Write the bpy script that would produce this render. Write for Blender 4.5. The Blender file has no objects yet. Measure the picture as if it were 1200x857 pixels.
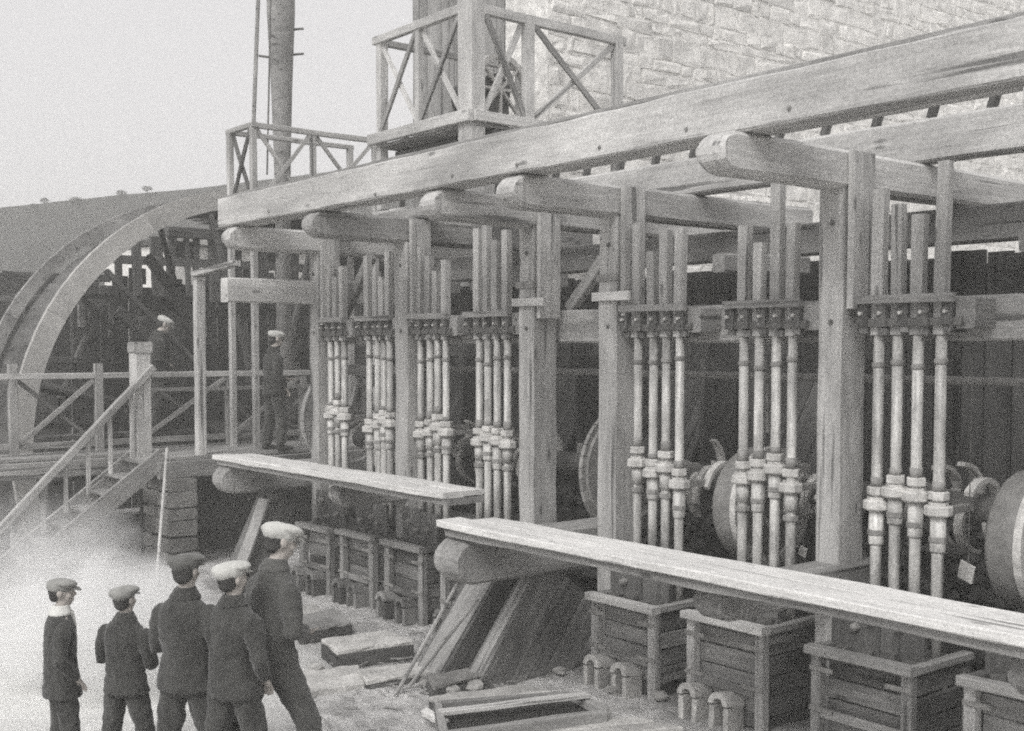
import bpy, bmesh, math, random
from mathutils import Vector as V, Matrix, noise
R = math.radians
random.seed(7)
C = bpy.context.scene.collection
S = bpy.context.scene

# ------------------------------------------------------------------ camera
F, CX, CY, PITCH, H = 1373., 600., 478., R(2.9), 3.0
fw = V((-.778, .628, 0)).normalized(); rt = V((fw.y, -fw.x, 0))
cf = fw * math.cos(PITCH) - V((0, 0, math.sin(PITCH)))
cu = fw * math.sin(PITCH) + V((0, 0, math.cos(PITCH)))
cam = bpy.data.cameras.new('camera'); co = bpy.data.objects.new('camera', cam); C.objects.link(co)
co.matrix_world = Matrix((( rt.x, cu.x, -cf.x, 0), (rt.y, cu.y, -cf.y, 0), (rt.z, cu.z, -cf.z, H), (0, 0, 0, 1)))
cam.sensor_fit = 'HORIZONTAL'; cam.sensor_width = 36; cam.lens = 36 * F / 1200
cam.shift_y = (CY - 428.5) / 1200; cam.clip_end = 2000; cam.clip_start = .05
S.camera = co

def at(px, py, k, v):            # the point of a coordinate plane (0 x, 1 y, 2 z = v) that the photograph shows at a pixel
    r = cf + rt * ((px - CX) / F) - cu * ((py - CY) / F)
    o = V((0, 0, H)); return o + r * ((v - o[k]) / r[k])
def proj(p):
    d = V(p) - V((0, 0, H)); z = d.dot(cf)
    return CX + F * d.dot(rt) / z, CY - F * d.dot(cu) / z, z

# ------------------------------------------------------------------ light
SUN_EL, SUN_AZ = R(46), V((.45, -1.0, 0)).normalized()     # soft light from the front, a little from the right
w = bpy.data.worlds.new('World'); S.world = w; w.use_nodes = True
nt = w.node_tree; nt.nodes.clear()
sky = nt.nodes.new('ShaderNodeTexSky'); sky.sky_type = 'NISHITA'; sky.sun_disc = False
sky.sun_elevation = SUN_EL; sky.sun_rotation = math.atan2(SUN_AZ.x, SUN_AZ.y)
sky.air_density = 1.0; sky.dust_density = 4.0; sky.ozone_density = 1.0
bw = nt.nodes.new('ShaderNodeRGBToBW')
mx = nt.nodes.new('ShaderNodeMix'); mx.data_type = 'FLOAT'; mx.inputs[0].default_value = .65
mx.inputs[3].default_value = 7.2                             # an even cloud veil over the clear sky
comb = nt.nodes.new('ShaderNodeCombineColor')
tint = nt.nodes.new('ShaderNodeMix'); tint.data_type = 'RGBA'; tint.blend_type = 'MULTIPLY'; tint.inputs[0].default_value = 1
tint.inputs[7].default_value = (1, .985, 1, 1)
bg = nt.nodes.new('ShaderNodeBackground'); bg.inputs[1].default_value = .1
out = nt.nodes.new('ShaderNodeOutputWorld')
L = nt.links.new
L(sky.outputs[0], bw.inputs[0]); L(bw.outputs[0], mx.inputs[2])
for k in range(3): L(mx.outputs[0], comb.inputs[k])
L(comb.outputs[0], tint.inputs[6]); L(tint.outputs[2], bg.inputs[0]); L(bg.outputs[0], out.inputs[0])
sl = bpy.data.lights.new('sun', 'SUN'); sl.energy = 1.5; sl.angle = R(25); sl.color = (1, .985, .965)
so = bpy.data.objects.new('sun', sl); C.objects.link(so)
sd = V((SUN_AZ.x * math.cos(SUN_EL), SUN_AZ.y * math.cos(SUN_EL), math.sin(SUN_EL)))
so.rotation_euler = sd.to_track_quat('Z', 'Y').to_euler(); so.location = (0, 0, 30)
S.view_settings.view_transform = 'Standard'; S.view_settings.look = 'None'
S.view_settings.exposure = .53; S.view_settings.gamma = 1
S.render.engine = 'CYCLES'
S.cycles.max_bounces = 8; S.cycles.use_denoising = False; S.cycles.filter_width = 2.0; S.cycles.use_adaptive_sampling = True; S.cycles.adaptive_threshold = .06; S.cycles.adaptive_min_samples = 24; S.cycles.volume_bounces = 5

# ------------------------------------------------------------------ materials
def nodes(name):
    m = bpy.data.materials.new(name); m.use_nodes = True
    t = m.node_tree; return m, t, t.nodes['Principled BSDF']
def tex(t, co, scale, sc=1.0, detail=6, rough=.6):
    mp = t.nodes.new('ShaderNodeMapping'); mp.inputs['Scale'].default_value = scale
    n = t.nodes.new('ShaderNodeTexNoise'); n.inputs['Scale'].default_value = sc
    n.inputs['Detail'].default_value = detail; n.inputs['Roughness'].default_value = rough
    t.links.new(co, mp.inputs[0]); t.links.new(mp.outputs[0], n.inputs['Vector']); return n.outputs['Fac']
def ramp(t, f, stops):
    r = t.nodes.new('ShaderNodeValToRGB'); e = r.color_ramp.elements
    while len(e) > len(stops): e.remove(e[-1])
    while len(e) < len(stops): e.new(.5)
    for k, (p, v) in enumerate(stops):
        e[k].position = p; e[k].color = (v, v, v, 1)
    t.links.new(f, r.inputs[0]); return r.outputs[0]
def mul(t, a, b):
    m = t.nodes.new('ShaderNodeMix'); m.data_type = 'RGBA'; m.blend_type = 'MULTIPLY'; m.inputs[0].default_value = 1
    t.links.new(a, m.inputs[6])
    if hasattr(b, 'default_value') or not isinstance(b, tuple): t.links.new(b, m.inputs[7])
    else: m.inputs[7].default_value = b
    return m.outputs[2]
def obco(t, rnd=True):
    c = t.nodes.new('ShaderNodeTexCoord').outputs['Object']
    if not rnd: return c, None
    oi = t.nodes.new('ShaderNodeObjectInfo')
    s = t.nodes.new('ShaderNodeMath'); s.operation = 'MULTIPLY'; s.inputs[1].default_value = 37.
    t.links.new(oi.outputs['Random'], s.inputs[0])
    a = t.nodes.new('ShaderNodeVectorMath'); a.operation = 'ADD'
    t.links.new(c, a.inputs[0]); t.links.new(s.outputs[0], a.inputs[1])
    return a.outputs[0], oi.outputs['Random']
def bump(t, b, f, s, d):
    n = t.nodes.new('ShaderNodeBump'); n.inputs['Strength'].default_value = s; n.inputs['Distance'].default_value = d
    t.links.new(f, n.inputs['Height']); t.links.new(n.outputs[0], b.inputs['Normal'])

def wood(name, v, contrast=.35, stain=.4, var=.16, tone=(1, .99, .965)):
    m, t, b = nodes(name); c, rnd = obco(t)
    grain = tex(t, c, (1.2, 26, 26), 1, 7, .65)              # long fibres
    fine = tex(t, c, (9, 60, 60), 1, 4, .7)
    crack = tex(t, c, (.55, 13, 13), 1, 3, .5)               # drying checks
    blot = tex(t, c, (1.1, 3.0, 3.0), 1, 5, .6)              # weather stains
    spk = tex(t, c, (45, 45, 45), 1, 2, .6)
    big = tex(t, c, (.35, 1.3, 1.3), 1, 6, .65)
    kn = t.nodes.new('ShaderNodeTexVoronoi'); kn.inputs['Scale'].default_value = 1; kmp = t.nodes.new('ShaderNodeMapping'); kmp.inputs['Scale'].default_value = (1.6, 5, 5)
    t.links.new(c, kmp.inputs[0]); t.links.new(kmp.outputs[0], kn.inputs['Vector'])
    kv = ramp(t, kn.outputs['Distance'], [(.06, .45), (.13, 1.0)])
    g = ramp(t, grain, [(.25, 1 - contrast), (.7, 1.0)])
    k = ramp(t, crack, [(.30, .38), (.37, 1.0)])
    s = ramp(t, blot, [(.28, 1 - stain), (.62, 1.0)])
    p = ramp(t, spk, [(.25, .72), (.6, 1.0)])
    f = ramp(t, fine, [(.2, .8), (.7, 1.0)])
    x = mul(t, mul(t, mul(t, mul(t, g, k), s), p), f)
    x = mul(t, mul(t, x, ramp(t, big, [(.36, 1 - stain * .9), (.6, 1.0)])), kv)
    vr = ramp(t, rnd, [(0, 1 - var), (1, 1.0)])
    x = mul(t, x, vr)
    x = mul(t, x, (v * 1.55 * tone[0], v * 1.55 * tone[1], v * 1.55 * tone[2], 1))
    t.links.new(x, b.inputs['Base Color']); b.inputs['Roughness'].default_value = .88
    b.inputs['Specular IOR Level'].default_value = .25
    h = t.nodes.new('ShaderNodeMath'); h.operation = 'ADD'
    t.links.new(grain, h.inputs[0]); t.links.new(k, h.inputs[1]); bump(t, b, h.outputs[0], .5, .012)
    return m
def rough(name, v, sc=6., lo=.6, spread=.2, tone=(1, .985, .95), rgh=.9, bs=.4, bd=.02, var=.15, metal=0):
    m, t, b = nodes(name); c, rnd = obco(t)
    n1 = tex(t, c, (sc,) * 3, 1, 8, .65); n2 = tex(t, c, (sc * 8,) * 3, 1, 4, .6); n3 = tex(t, c, (sc * .22,) * 3, 1, 4, .6)
    x = mul(t, mul(t, ramp(t, n1, [(.3, lo), (.65, 1)]), ramp(t, n2, [(.3, 1 - spread), (.6, 1)])), ramp(t, n3, [(.3, .75), (.6, 1)]))
    x = mul(t, x, ramp(t, rnd, [(0, 1 - var), (1, 1)]))
    x = mul(t, x, (v * 1.3 * tone[0], v * 1.3 * tone[1], v * 1.3 * tone[2], 1))
    t.links.new(x, b.inputs['Base Color']); b.inputs['Roughness'].default_value = rgh
    b.inputs['Specular IOR Level'].default_value = .3; b.inputs['Metallic'].default_value = metal
    bump(t, b, n1, bs, bd); return m
def wetrod():
    m, t, b = nodes('worn_rod'); c, rnd = obco(t)
    st = tex(t, c, (22, 22, .9), 1, 6, .65); bl = tex(t, c, (5, 5, 2.2), 1, 6, .7); sp = tex(t, c, (60, 60, 60), 1, 3, .6)
    x = mul(t, mul(t, ramp(t, st, [(.3, .5), (.6, 1)]), ramp(t, bl, [(.34, .45), (.58, 1)])), mul(t, ramp(t, sp, [(.3, .7), (.6, 1)]), ramp(t, rnd, [(0, .78), (1, 1)])))
    x = mul(t, x, (.86, .85, .82, 1)); t.links.new(x, b.inputs['Base Color']); b.inputs['Roughness'].default_value = .5; bump(t, b, bl, .3, .008); return m
def cloth(name, v, weave=220, lo=.7):
    m, t, b = nodes(name); c, rnd = obco(t)
    n1 = tex(t, c, (weave,) * 3, 1, 2, .6); n2 = tex(t, c, (7, 7, 4), 1, 5, .6)
    x = mul(t, ramp(t, n1, [(.3, .75), (.65, 1)]), ramp(t, n2, [(.3, lo), (.65, 1)]))
    x = mul(t, x, (v * 1.2, v * 1.2, v * 1.14, 1))
    t.links.new(x, b.inputs['Base Color']); b.inputs['Roughness'].default_value = .95
    b.inputs['Specular IOR Level'].default_value = .1
    b.inputs['Sheen Weight'].default_value = .25; b.inputs['Sheen Roughness'].default_value = .5
    bump(t, b, n2, .5, .03); return m
M = dict(
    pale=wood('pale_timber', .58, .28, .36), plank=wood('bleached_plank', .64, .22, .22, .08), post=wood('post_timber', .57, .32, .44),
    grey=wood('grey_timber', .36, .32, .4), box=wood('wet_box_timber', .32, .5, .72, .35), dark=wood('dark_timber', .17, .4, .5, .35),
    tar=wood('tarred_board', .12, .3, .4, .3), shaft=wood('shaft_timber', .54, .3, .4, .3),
    rod=wetrod(),
    iron=rough('dull_iron', .30, 10, .6, .25, rgh=.6, bs=.35, bd=.01, var=.25), collar=rough('worn_collar_iron', .62, 12, .6, .3, rgh=.55, bs=.3, bd=.01),
    darkiron=rough('dark_iron', .14, 9, .6, .3, rgh=.6), stone=rough('limewashed_stone', .8, 4, .62, .22, bs=.7, bd=.04, var=.12),
    mortar=rough('lime_mortar', .78, 9, .6, .3, bs=.8, bd=.03), pier=rough('pier_stone', .26, 5, .55, .3, bs=.7, bd=.04, var=.3),
    slate=rough('slab_stone', .54, 4, .6, .3, bs=.6, bd=.02, var=.25), rope=rough('rope_fibre', .18, 40, .6), pebble=rough('rubble_stone', .4, 7, .6, .3),
    jacket=cloth('dark_jacket_cloth', .06, lo=.5), trouser=cloth('dark_trouser_cloth', .07, lo=.5), drab=cloth('drab_cloth', .095, lo=.5), wcap=cloth('white_cap_cloth', .5, 300, .85),
    gcap=cloth('grey_cap_cloth', .28), dcap=cloth('charcoal_cap_cloth', .14), shirt=cloth('pale_shirt_cloth', .62, 300, .85), boot=rough('boot_leather', .06, 20),
    skin=rough('skin', .42, 14, .85, .08, (1, .93, .86), .6, .1, .004, .05), hair=rough('dark_hair', .06, 60, .6), eye=rough('eye_white', .5, 5),
)
def ground_mat():
    m, t, b = nodes('trampled_ground'); c, _ = obco(t, False)
    a = tex(t, c, (.55,) * 3, 1, 6, .6); d = tex(t, c, (3.5,) * 3, 1, 8, .7); e = tex(t, c, (30,) * 3, 1, 4, .7); wv = tex(t, c, (.9, 5, 1), 1, 5, .6)
    x = mul(t, mul(t, ramp(t, a, [(.36, .4), (.56, 1)]), ramp(t, d, [(.3, .5), (.6, 1)])), mul(t, ramp(t, e, [(.3, .65), (.6, 1)]), ramp(t, wv, [(.3, .75), (.6, 1)])))
    x = mul(t, x, (.84, .83, .815, 1))
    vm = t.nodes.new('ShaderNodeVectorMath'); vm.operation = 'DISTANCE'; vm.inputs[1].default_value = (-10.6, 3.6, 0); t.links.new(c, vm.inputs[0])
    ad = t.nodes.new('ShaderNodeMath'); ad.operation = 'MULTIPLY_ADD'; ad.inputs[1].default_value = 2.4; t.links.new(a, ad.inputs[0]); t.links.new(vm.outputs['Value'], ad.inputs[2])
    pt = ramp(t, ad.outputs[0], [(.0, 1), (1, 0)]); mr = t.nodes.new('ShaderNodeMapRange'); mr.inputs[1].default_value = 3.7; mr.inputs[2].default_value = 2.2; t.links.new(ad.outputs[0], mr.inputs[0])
    mw = t.nodes.new('ShaderNodeMix'); mw.data_type = 'RGBA'; t.links.new(mr.outputs[0], mw.inputs[0]); t.links.new(x, mw.inputs[6]); mw.inputs[7].default_value = (.8, .8, .78, 1)   # brightness put into the ground colour: near-white patch with a ragged edge
    t.links.new(mw.outputs[2], b.inputs['Base Color']); b.inputs['Roughness'].default_value = .9
    b.inputs['Specular IOR Level'].default_value = .25
    h = t.nodes.new('ShaderNodeMath'); h.operation = 'ADD'; t.links.new(d, h.inputs[0]); t.links.new(e, h.inputs[1]); bump(t, b, h.outputs[0], .8, .05)
    return m
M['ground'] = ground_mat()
M['rim'] = rough('limed_rim', .42, 3, .75, .15, bs=.2, var=.02); M['sludge'] = rough('dark_sludge', .04, 6, .6, rgh=.5); M['ore'] = rough('broken_ore', .13, 8, .5, .3, var=.3); M['hill'] = rough('hill_turf', .06, .8, .7, .25, bs=.5, bd=.2); M['leaf'] = rough('leaf', .07, 5, .6); M['white'] = rough('whitewash', .78, 3, .8, .12, bs=.3)

# ------------------------------------------------------------------ objects
WM = {}
def place(o, Mw, parent):
    WM[o.name] = Mw
    if parent: o.parent = parent; o.matrix_basis = WM[parent.name].inverted() @ Mw
    else: o.matrix_basis = Mw
    return o
def obj(name, me, mat, parent=None, Mw=None):
    o = bpy.data.objects.new(name, me); C.objects.link(o)
    if mat and not me.materials: me.materials.append(M[mat])
    return place(o, Mw or Matrix.Identity(4), parent)
def thing(name, label, cat, loc, group=None, rz=0):
    o = bpy.data.objects.new(name, None); C.objects.link(o); o.empty_display_size = .1
    place(o, Matrix.Translation(loc) @ Matrix.Rotation(rz, 4, 'Z'), None)
    return tag(o, label, cat, group)
def tag(o, label, cat, group=None):
    o['label'] = label; o['category'] = cat
    if group: o['group'] = group
    return o
def frame(p0, p1, up=V((0, 0, 1))):
    x = (V(p1) - V(p0)).normalized()
    if abs(x.dot(up)) > .98: up = V((0, 1, 0))
    y = up.cross(x).normalized(); z = x.cross(y)
    m = Matrix((x, y, z)).transposed().to_4x4(); m.translation = V(p0); return m
def beam_mesh(L, w, h, n=None, ch=None, jit=.004, endr=0, seed=0):
    """a sawn timber of length L along local x: chamfered section, slightly uneven along its length, optional rounded start"""
    r = random.Random(seed); n = n or max(1, min(18, int(L / .4))); ch = ch if ch is not None else min(w, h) * .09
    xs = [L * k / n for k in range(n + 1)]
    pre = [(endr * (1 - math.cos(a)), math.sin(a)) for a in (R(10), R(26), R(44), R(62), R(78))] if endr else []
    st = [(x, max(.17, s)) for x, s in pre] + [(x, 1.0) for x in xs if not endr or x > endr * 1.02]
    if endr: st.insert(len(pre), (endr, 1.0))
    bm = bmesh.new(); rings = []
    for x, s in st:
        a, b = w / 2, h / 2
        sec = [(-a + ch, -b), (a - ch, -b), (a, -b + ch), (a, b - ch), (a - ch, b), (-a + ch, b), (-a, b - ch), (-a, -b + ch)]
        dy, dz = r.uniform(-jit, jit), r.uniform(-jit, jit)
        if endr: ring = [bm.verts.new((x, y + dy, z * s + dz)) for y, z in sec]
        else:
            q = [1 - max(0, r.gauss(0, .35)) * min(.05, jit * 6) for _ in range(4)]
            ring = [bm.verts.new((x, y * q[i // 2] + dy + r.uniform(-jit, jit) * .6, z * q[i // 2] + dz + r.uniform(-jit, jit) * .6)) for i, (y, z) in enumerate(sec)]
        rings.append(ring)
    for A, B in zip(rings, rings[1:]):
        for k in range(8): bm.faces.new((A[k], B[k], B[(k + 1) % 8], A[(k + 1) % 8]))
    bm.faces.new(rings[0]); bm.faces.new(rings[-1][::-1])
    bmesh.ops.recalc_face_normals(bm, faces=bm.faces)
    me = bpy.data.meshes.new('timber'); bm.to_mesh(me); bm.free(); return me
def spot_(px, d): return fw * d + rt * (d * (px - CX) / F)
sd_ = [0]
def timber(name, p0, p1, w, h, mat, parent=None, up=V((0, 0, 1)), **k):
    sd_[0] += 1
    me = beam_mesh((V(p1) - V(p0)).length, w, h, seed=sd_[0], **k)
    return obj(name, me, mat, parent, frame(p0, p1, up))
def box(name, lo, hi, mat, parent=None, **k):                # axis-aligned, grain along the longest side
    lo, hi = V(lo), V(hi); d = hi - lo; c = (lo + hi) / 2; a = max(range(3), key=lambda i: d[i])
    p0, p1 = c.copy(), c.copy(); p0[a], p1[a] = lo[a], hi[a]
    if a == 0: return timber(name, p0, p1, d.y, d.z, mat, parent, **k)
    if a == 1: return timber(name, p0, p1, d.x, d.z, mat, parent, **k)
    return timber(name, p0, p1, d.x, d.y, mat, parent, up=V((0, 1, 0)), **k)
def lathe(bm, prof, seg=14, ax='z', Mx=None):
    rings = []
    for rr, z in prof:
        rings.append([bm.verts.new((rr * math.cos(2 * math.pi * k / seg), rr * math.sin(2 * math.pi * k / seg), z)) for k in range(seg)])
    fs = []
    for A, B in zip(rings, rings[1:]):
        for k in range(seg): fs.append(bm.faces.new((A[k], A[(k + 1) % seg], B[(k + 1) % seg], B[k])))
    fs.append(bm.faces.new(rings[0][::-1])); fs.append(bm.faces.new(rings[-1]))
    for f in fs: f.smooth = len(f.verts) == 4 and seg > 8
    if Mx: bmesh.ops.transform(bm, matrix=Mx, verts=[v for r_ in rings for v in r_])
CACHE = {}
def lathe_mesh(prof, seg=14):
    key = (tuple(prof), seg)
    if key not in CACHE:
        bm = bmesh.new(); lathe(bm, prof, seg); bmesh.ops.recalc_face_normals(bm, faces=bm.faces)
        me = bpy.data.meshes.new('turned'); bm.to_mesh(me); bm.free()
        for e in me.edges: pass
        CACHE[key] = me
    return CACHE[key]
def turned(name, prof, mat, parent, loc, rot=None, seg=14):
    me = lathe_mesh(prof, seg); key = (id(me), mat)
    if me.materials and me.materials[0] != M[mat]:
        if key not in CACHE: CACHE[key] = me.copy(); CACHE[key].materials.clear()
        me = CACHE[key]
    Mw = Matrix.Translation(loc) @ (rot or Matrix.Identity(4))
    return obj(name, me, mat, parent, Mw)
def rod(name, p0, p1, r, mat, parent=None, seg=8):
    L_ = (V(p1) - V(p0)).length
    Mw = (V(p1) - V(p0)).to_track_quat('Z', 'Y').to_matrix().to_4x4(); Mw.translation = V(p0)
    return obj(name, lathe_mesh(((r, 0), (r * 1.02, L_ * .3), (r * .98, L_ * .7), (r, L_)), seg), mat, parent, Mw)
def ring_mesh(r0, r1, x0, x1, seg=72, a0=0, a1=360, jit=0):   # an annulus in the y-z plane
    bm = bmesh.new(); R_ = []
    full = abs(a1 - a0) >= 360; n = seg if full else seg + 1
    for k in range(n):
        a = R(a0 + (a1 - a0) * k / seg); c, s = math.cos(a), math.sin(a)
        R_.append([bm.verts.new((x, r * c, r * s)) for x, r in ((x0, r0), (x1, r0), (x1, r1), (x0, r1))])
    for k in range(seg if full else seg):
        A, B = R_[k], R_[(k + 1) % n]
        for j in range(4): bm.faces.new((A[j], A[(j + 1) % 4], B[(j + 1) % 4], B[j]))
    if not full: bm.faces.new(R_[0]); bm.faces.new(R_[-1][::-1])
    bmesh.ops.recalc_face_normals(bm, faces=bm.faces)
    me = bpy.data.meshes.new('ring'); bm.to_mesh(me); bm.free(); return me

# ------------------------------------------------------------------ ground: one sheet to the horizon
def axis(lo, hi, step):
    a = [lo + step * k for k in range(int((hi - lo) / step) + 1)]
    g = step; x = a[0]; left = []
    while x > -500: g *= 1.6; x -= g; left.append(x)
    g = step; x = a[-1]; right = []
    while x < 500: g *= 1.6; x += g; right.append(x)
    return left[::-1] + a + right
xs, ys = axis(-19, 1, .16), axis(1, 11, .16)
vs = []
for y in ys:
    for x in xs:
        z = noise.noise(V((x * .8, y * .8, 1))) * .035 + noise.noise(V((x * 2.7, y * 2.7, 4))) * .022 - .03
        vs.append((x, y, z if -25 < x < 6 and -4 < y < 16 else -.03))
nx = len(xs)
fs = [(j * nx + i, j * nx + i + 1, (j + 1) * nx + i + 1, (j + 1) * nx + i) for j in range(len(ys) - 1) for i in range(nx - 1)]
me = bpy.data.meshes.new('ground'); me.from_pydata(vs, [], fs); me.polygons.foreach_set('use_smooth', [True] * len(fs))
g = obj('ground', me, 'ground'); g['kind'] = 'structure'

# ------------------------------------------------------------------ the stamp mill's timber frame
YP = 7.5                                                   # front of the posts
mill = thing('stamp_mill_frame', 'long open timber frame of thick posts and beams carrying the rows of stamp rods', 'timber frame', (-8, 7.6, 0))
PX = [-5.34, -7.78, -8.965, -11.222, -13.262, -3.0]         # right edges of the posts
for k, x in enumerate(PX):
    wd = [.215, .24, .23, .25, .20, .22][k]
    box('post', (x - wd, YP, -.1), (x, YP + .335, 4.215), 'post', mill, jit=.006, ch=.018)
    e = 6.13 if k in (0, 5) else 6.3
    timber('cross_beam', (x - wd / 2 + .003, e, 4.35), (x - wd / 2 + .003, 10.4, 4.35), .25, .285, 'pale' if k != 3 else 'grey', mill, endr=.17, jit=.005, ch=.03)
    # a cheek plate and bolts where post and cross beam meet
    box('cheek_plate', (x + .024, YP + .03, 3.3), (x + .08, YP + .3, 4.475), 'post', mill, jit=.003)
    for z in (3.95, 3.2):
        turned('bolt', ((.022, 0), (.022, .01), (.012, .011), (.012, .022)), 'darkiron', mill, (x - wd * .4, YP, z), Matrix.Rotation(R(90), 4, 'X'), 8)
# the long top beam, in front, with a darker grey cap plank
timber('top_beam', (-13.68, 6.515, 4.672), (-1.2, 6.515, 4.672), .33, .35, 'pale', mill, n=44, jit=.005, ch=.014)
timber('cap_plank', (-13.66, 6.55, 4.868), (-1.2, 6.55, 4.868), .30, .035, 'grey', mill, n=26, jit=.003, ch=.006)
for px, py in ((925, 127), (805, 152), (703, 173), (606, 193), (530, 206), (315, 248), (440, 228)):
    p = at(px, py, 1, 6.35)
    turned('bolt', ((.018, 0), (.018, .008), (.01, .009), (.01, .018)), 'iron', mill, p, Matrix.Rotation(R(90), 4, 'X'), 8)
timber('rear_beam', (-13.6, 8.66, 4.67), (-1.2, 8.66, 4.67), .22, .35, 'pale', mill, n=20, jit=.004)
timber('bearer_beam', (-13.6, 7.75, 4.56), (-9.3, 7.75, 4.56), .16, .13, 'grey', mill)
timber('wall_plate', (-13.6, 9.2, 4.03), (-1.2, 9.2, 4.03), .2, .3, 'grey', mill, n=16)
timber('guide_beam', (-13.5, 7.96, 3.215), (-1.2, 7.96, 3.215), .2, .33, 'post', mill, n=34, jit=.006)
timber('lower_beam', (-13.5, 8.0, .95), (-1.2, 8.0, .95), .2, .28, 'dark', mill, n=20)
for k in range(24):                                         # stubs of joists along the rear beam
    x = -13.0 + k * .57 * .9
    timber('joist_stub', (x, 8.62, 4.85), (x + .08, 8.6, 5.05), .07, .06, 'dark', mill, n=1)
for x in (-6.9, -10.3, -12.4, -4.1): # lighter cross pieces in the upper gallery
    timber('tie_beam', (x, 7.9, 3.75), (x, 9.1, 3.78), .14, .16, 'grey', mill)
# the short tie at the far end, near the lone post
timber('tie_beam', (-13.45, 6.32, 3.72), (-13.45, 9.1, 3.72), .2, .3, 'pale', mill)
# raking braces in the dark gap of the gear
timber('brace', (-8.9, 7.95, 3.4), (-8.1, 7.95, 4.15), .1, .12, 'grey', mill)
timber('brace', (-13.2, 7.85, 3.4), (-12.5, 7.85, 4.15), .1, .12, 'grey', mill)
# iron straps round the joints of the two middle posts
for x, z in ((-7.78, 3.62), (-8.965, 3.6)):
    box('strap', (x - .25, YP - .02, z), (x + .02, YP + .36, z + .06), 'iron', mill)
    box('strap', (x - .27, YP - .05, z - .18), (x + .22, YP - .021, z - .1), 'post', mill)
# cantilevered bearers with rounded ends carrying the walkway planks
for x, ye, z, bw0, bh0 in ((-8.2, 5.88, 1.15, .36, .4), (-5.45, 6.15, 1.22, .26, .26), (-13.9, 6.4, 1.33, .3, .36), (-11.34, 6.6, 1.37, .24, .27), (-3.1, 6.1, 1.22, .26, .26)):
    timber('bearer', (x, ye, z), (x, 8.0, z), bw0, bh0, 'grey', mill, endr=bh0 * .5, ch=.03)
# stem guides: jaw blocks clamped across each group of rods
GROUPS = dict(
    g1=([-5.105, -4.946, -4.777, -4.594], [222, 240, 252, 190]), g2=([-6.395, -6.233, -6.058, -5.897], [265, 285, 215, 262]),
    g3=([-7.635, -7.44, -7.281, -7.117], [262, 295, 270, 268]), g4=([-10.032, -9.883, -9.721, -9.548], [268, 262, 282, 270]),
    g5=([-11.148, -10.96, -10.809, -10.645], [290, 300, 318, 305]), g6=([-12.251, -12.058, -11.925, -11.794], [300, 318, 325, 295]),
    g7=([-13.35, -13.183, -13.012, -12.845], [318, 310, 325, 312]))
YS = 7.65
def hexblock(name, lo, hi, mat, parent, **k): return box(name, lo, hi, mat, parent, jit=.006, **k)
for g_, (X, tops) in GROUPS.items():
    gx0, gx1 = X[0] - .12, X[-1] + .16
    gd = obj('stem_guide', beam_mesh(gx1 - gx0, .05, .06, seed=5), 'grey', mill, frame((gx0, YS - .12, 3.36), (gx1, YS - .12, 3.36)))
    box('guide_bar', (gx0 - .02, YS - .09, 3.16), (gx1 + .04, YS - .055, 3.22), 'darkiron', gd)
    mids = [X[0] - .085] + [(a + b) / 2 for a, b in zip(X, X[1:])] + [X[-1] + .09]
    for q, x in enumerate(mids):
        s = random.uniform(-.012, .012)
        hexblock('guide_block', (x - .042, YS - .10 + s, 3.17 + s), (x + .042, YS + .20, 3.335 + s), 'darkiron' if q % 2 else 'dark', gd)
        turned('bolt', ((.014, 0), (.014, .03)), 'collar', gd, (x, YS - .1 + s, 3.26), Matrix.Rotation(R(90), 4, 'X'), 6)
        box('packing', (x - .03 + s, YS - .075, 3.11 + s), (x + .035, YS + .12, 3.165 + s), 'box', gd, jit=.008)
    box('guide_bracket', (gx1 - .02, YS - .06, 3.14), (gx1 + .13, YS + .21, 3.36), 'grey', gd)

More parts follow.
